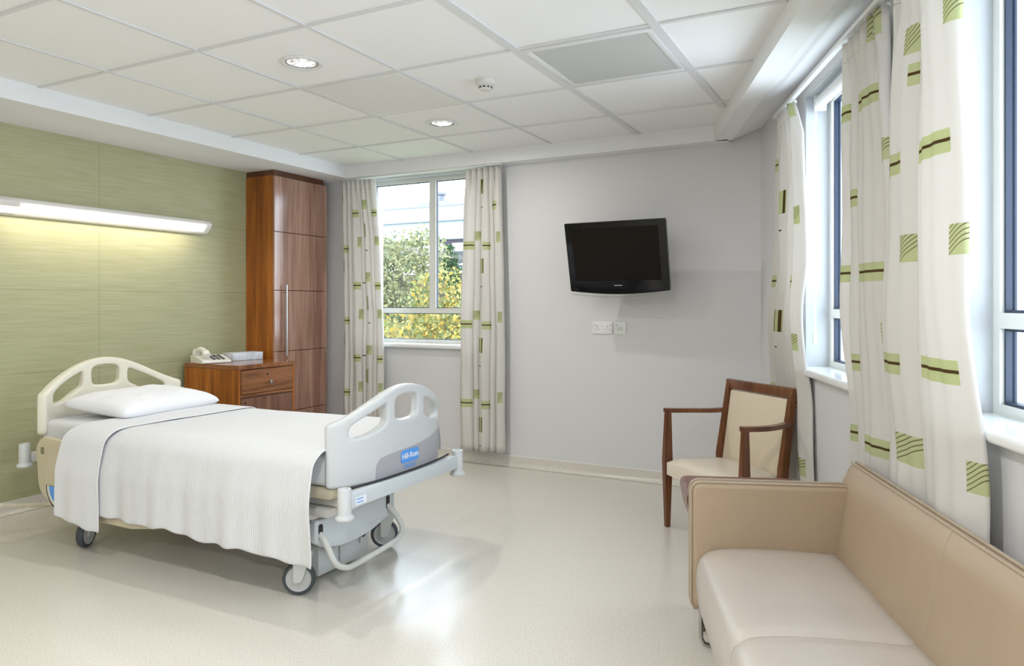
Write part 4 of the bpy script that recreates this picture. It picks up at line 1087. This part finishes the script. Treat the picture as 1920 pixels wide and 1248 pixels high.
bx('roof_edge', mat('band_grey', (.15, .17, .20), .5), BD, -8, 9, -.03, 6, 4.59+Zb, 4.63+Zb)
bx('wall', mat('brick_mauve', (.08, .065, .09), .8, var=.1, vscale=3), BD, -8, 9, .5, 6, 2.7+Zb, 3.87+Zb)
bx('wall', mat('render_white', (.65, .68, .70), .6), BD, -8, 9, .3, 6, 2.45+Zb, 2.72+Zb)
bx('wall', mat('brick_brown', (.15, .10, .075), .8, var=.2, vscale=4), BD, -8, 9, .4, 6, 0, 2.45+Zb)
for k in range(5):
    x = -6.5+k*2.55
    wn = bx('window', mat('far_frame_white', (.75, .77, .78), .4), BD, x, x+2.1, .44, .52, 2.8+Zb, 3.72+Zb)
    for q in range(3):
        bx('pane', mat('far_glass', (.02, .025, .025), .1), wn, x+.08+q*.68, x+.08+q*.68+.6, .42, .45, 2.88+Zb, 3.38+Zb)
bx('roof_plant_box', mat('plant_grey', (.22, .21, .20), .6), BD, -1.1, .35, 1.2, 3, 5.2+Zb, 5.62+Zb)
bm = bmesh.new(); tube(bm, [(-.25, 1.8, 5.6+Zb), (-.25, 1.8, 6.0+Zb)], .13, 12); lathe(bm, [(.1, 0), (.24, .02), (.24, .10), (.05, .22)], 14, (-.25, 1.8, 5.95+Zb)); tube(bm, [(-.6, 1.8, 5.6+Zb), (-.6, 1.8, 5.85+Zb)], .09, 10); finish(bm, 'roof_vent', mat('vent_grey', (.13, .14, .17), .5), BD)
bm = bmesh.new(); box(bm, -40, 6, 6.5, 60, -4.2, -4.0)
struct(finish(bm, 'ground', mat('grass_ground', (.16, .20, .08), .9, var=.3, vscale=1), smooth=False), 'ground outside the window')

# leafy trees
def leafmat(nm, cols, ):
    m, nt, b = nmat(nm)
    gi_ = nt.nodes.new('ShaderNodeNewGeometry'); cr = nt.nodes.new('ShaderNodeValToRGB'); e = cr.color_ramp.elements
    e[0].position = 0; e[0].color = (*cols[0], 1); e[1].position = 1; e[1].color = (*cols[-1], 1)
    for i, c in enumerate(cols[1:-1]): k = e.new((i+1)/(len(cols)-1)); k.color = (*c, 1)
    nt.links.new(gi_.outputs['Random Per Island'], cr.inputs[0])
    nt.links.new(cr.outputs[0], b.inputs['Base Color']); b.inputs['Roughness'].default_value = .6
    tl = nt.nodes.new('ShaderNodeBsdfTranslucent'); nt.links.new(cr.outputs[0], tl.inputs[0]); ms = nt.nodes.new('ShaderNodeMixShader'); ms.inputs[0].default_value = .35
    nt.links.new(b.outputs[0], ms.inputs[1]); nt.links.new(tl.outputs[0], ms.inputs[2]); nt.links.new(ms.outputs[0], nt.nodes['Material Output'].inputs[0])
    return m
LM1 = leafmat('leaves_yellow_green', [(.08, .11, .03), (.15, .17, .05), (.25, .24, .08), (.34, .26, .05), (.38, .24, .03), (.22, .22, .09)])
LM2 = leafmat('leaves_pale_green', [(.09, .12, .05), (.17, .19, .09), (.25, .24, .12), (.30, .27, .12), (.16, .18, .08)])
LM3 = leafmat('leaves_dark_green', [(.015, .045, .015), (.03, .08, .03), (.05, .11, .04)])
BARK = mat('bark', (.12, .10, .08), .9)
def tree(label, x, y, z0, blobs, nleaf, size, lm, seed):
    rnd = random.Random(seed)
    t = thing('tree', label, 'tree', (x, y, z0))
    verts, faces = [], []
    tot = sum(r**2 for *_, r in blobs)
    for (bx_, by_, bz_, r) in blobs:
        for _ in range(int(nleaf*r*r/tot)):
            while True:
                d = Vector((rnd.gauss(0, 1), rnd.gauss(0, 1), rnd.gauss(0, 1)))
                if d.length > .01: break
            d.normalize(); rr = r*(.35+.65*rnd.random()**.5)
            # uneven outline
            rr *= 1+.35*noise.noise(Vector((d.x*2+bx_, d.y*2, d.z*2+seed)))
            c = Vector((bx_, by_, bz_))+d*rr
            s = size*rnd.uniform(.6, 1.25)
            a = Vector((rnd.gauss(0, 1), rnd.gauss(0, 1), rnd.gauss(0, 1))).normalized()
            b_ = a.cross(Vector((rnd.gauss(0, 1), rnd.gauss(0, 1), rnd.gauss(0, 1)))).normalized(); n_ = a.cross(b_)
            i0 = len(verts)
            verts += [c-a*s*.5, c+b_*s*.34-a*s*.05+n_*s*.08, c+a*s*.55, c-b_*s*.34-a*s*.05+n_*s*.08]
            faces += [(i0, i0+1, i0+2), (i0, i0+2, i0+3)]
    me = bpy.data.meshes.new('foliage'); me.from_pydata([tuple(v_) for v_ in verts], [], faces); me.materials.append(lm)
    o = bpy.data.objects.new('foliage', me); COL.objects.link(o); o.parent = t
    bm = bmesh.new(); top_ = max(b_[2] for b_ in blobs)
    tube(bm, [(0, 0, 0), (.05, 0, top_*.5), (0, .05, top_)], [.16, .11, .02], 10)
    for (bx_, by_, bz_, r) in blobs:
        st_ = bz_*.6
        tube(bm, smooth_path([(0, 0, st_), (bx_*.5, by_*.5, bz_*.8), (bx_, by_, bz_)], 4), [.05, .045, .04, .035, .03, .025, .02, .015, .01], 7)
        for _ in range(7):
            d = Vector((rnd.gauss(0, 1), rnd.gauss(0, 1), rnd.gauss(0, .8))).normalized()*r*.9
            tube(bm, [(bx_, by_, bz_), (bx_+d.x*.5, by_+d.y*.5, bz_+d.z*.6), (bx_+d.x, by_+d.y, bz_+d.z)], [.014, .01, .004], 5)
    finish(bm, 'trunk', BARK, t)
    return t
# seen along the line of sight x = -.68*y .. -.54*y
tree('golden autumn tree right outside the back wall window', -5.45, 9.0, -4.15, [(0, 0, 4.65, .95), (-.7, .2, 4.5, 1.0), (.8, 0, 4.2, 1.0), (0, -.2, 3.6, 1.1), (-.55, .3, 5.5, .45), (.9, .2, 4.6, .5)], 16000, .078, LM1, 3)
tree('taller pale green tree on the left of the window view', -9.15, 12.6, -4.1, [(0, 0, 5.8, .9), (-.9, 0, 5.4, .9), (.45, 0, 5.0, .9), (.5, .1, 6.4, .55), (-.6, .2, 6.3, .6), (0, 0, 4.2, 1.3)], 15000, .085, LM2, 11)
tree('small dark green conifer in front of the far building', -12.55, 20.0, -3.85, [(0, 0, 6.1, .42), (0, 0, 6.5, .30), (0, 0, 5.6, .5), (0, 0, 6.85, .16)], 3500, .09, LM3, 5)

# ------------------------------------------------------------------ light
w = bpy.data.worlds.new('sky'); S.world = w; w.use_nodes = True
nt = w.node_tree; bg = nt.nodes['Background']
tc = nt.nodes.new('ShaderNodeTexCoord'); sx = nt.nodes.new('ShaderNodeSeparateXYZ'); nt.links.new(tc.outputs['Generated'], sx.inputs[0])
cr = nt.nodes.new('ShaderNodeValToRGB'); cr.color_ramp.elements[0].position = .45; cr.color_ramp.elements[0].color = (.78, .88, 1, 1); cr.color_ramp.elements[1].position = .75; cr.color_ramp.elements[1].color = (.76, .88, 1, 1)
nt.links.new(mth(nt, 'MULTIPLY_ADD', sx.outputs[2], .5, .5), cr.inputs[0]); nt.links.new(cr.outputs[0], bg.inputs[0])
bg.inputs[1].default_value = 5.8
# portals guide the sampling of the sky through the windows
for (ta, tb) in WINS:
    c = W((ta+tb)/2, .20, 1.55)
    o = lamp('window_portal', 'AREA', c, 1, (1, 1, 1), tb-ta, (R_(90), 0, ANG+PI/2), 'RECTANGLE', 1.33); o.data.cycles.is_portal = True
o = lamp('window_portal', 'AREA', ((WX0+WX1)/2, YB+.2, 1.55), 1, (1, 1, 1), WX1-WX0, (R_(90), 0, PI), 'RECTANGLE', 1.35); o.data.cycles.is_portal = True
o.rotation_euler = (R_(-90), 0, 0)

# ------------------------------------------------------------------ camera
cam = bpy.data.cameras.new('camera'); co = bpy.data.objects.new('camera', cam); COL.objects.link(co)
co.location = (0, 0, 1.2); co.rotation_euler = (R_(90), 0, R_(27.2))
cam.sensor_width = 36; cam.lens = 1358/1920*36; cam.shift_y = -54/1920; cam.clip_start = .05; cam.clip_end = 300
S.camera = co
S.view_settings.view_transform = 'Standard'; S.view_settings.look = 'None'; S.view_settings.gamma = 1; S.view_settings.exposure = 0.38
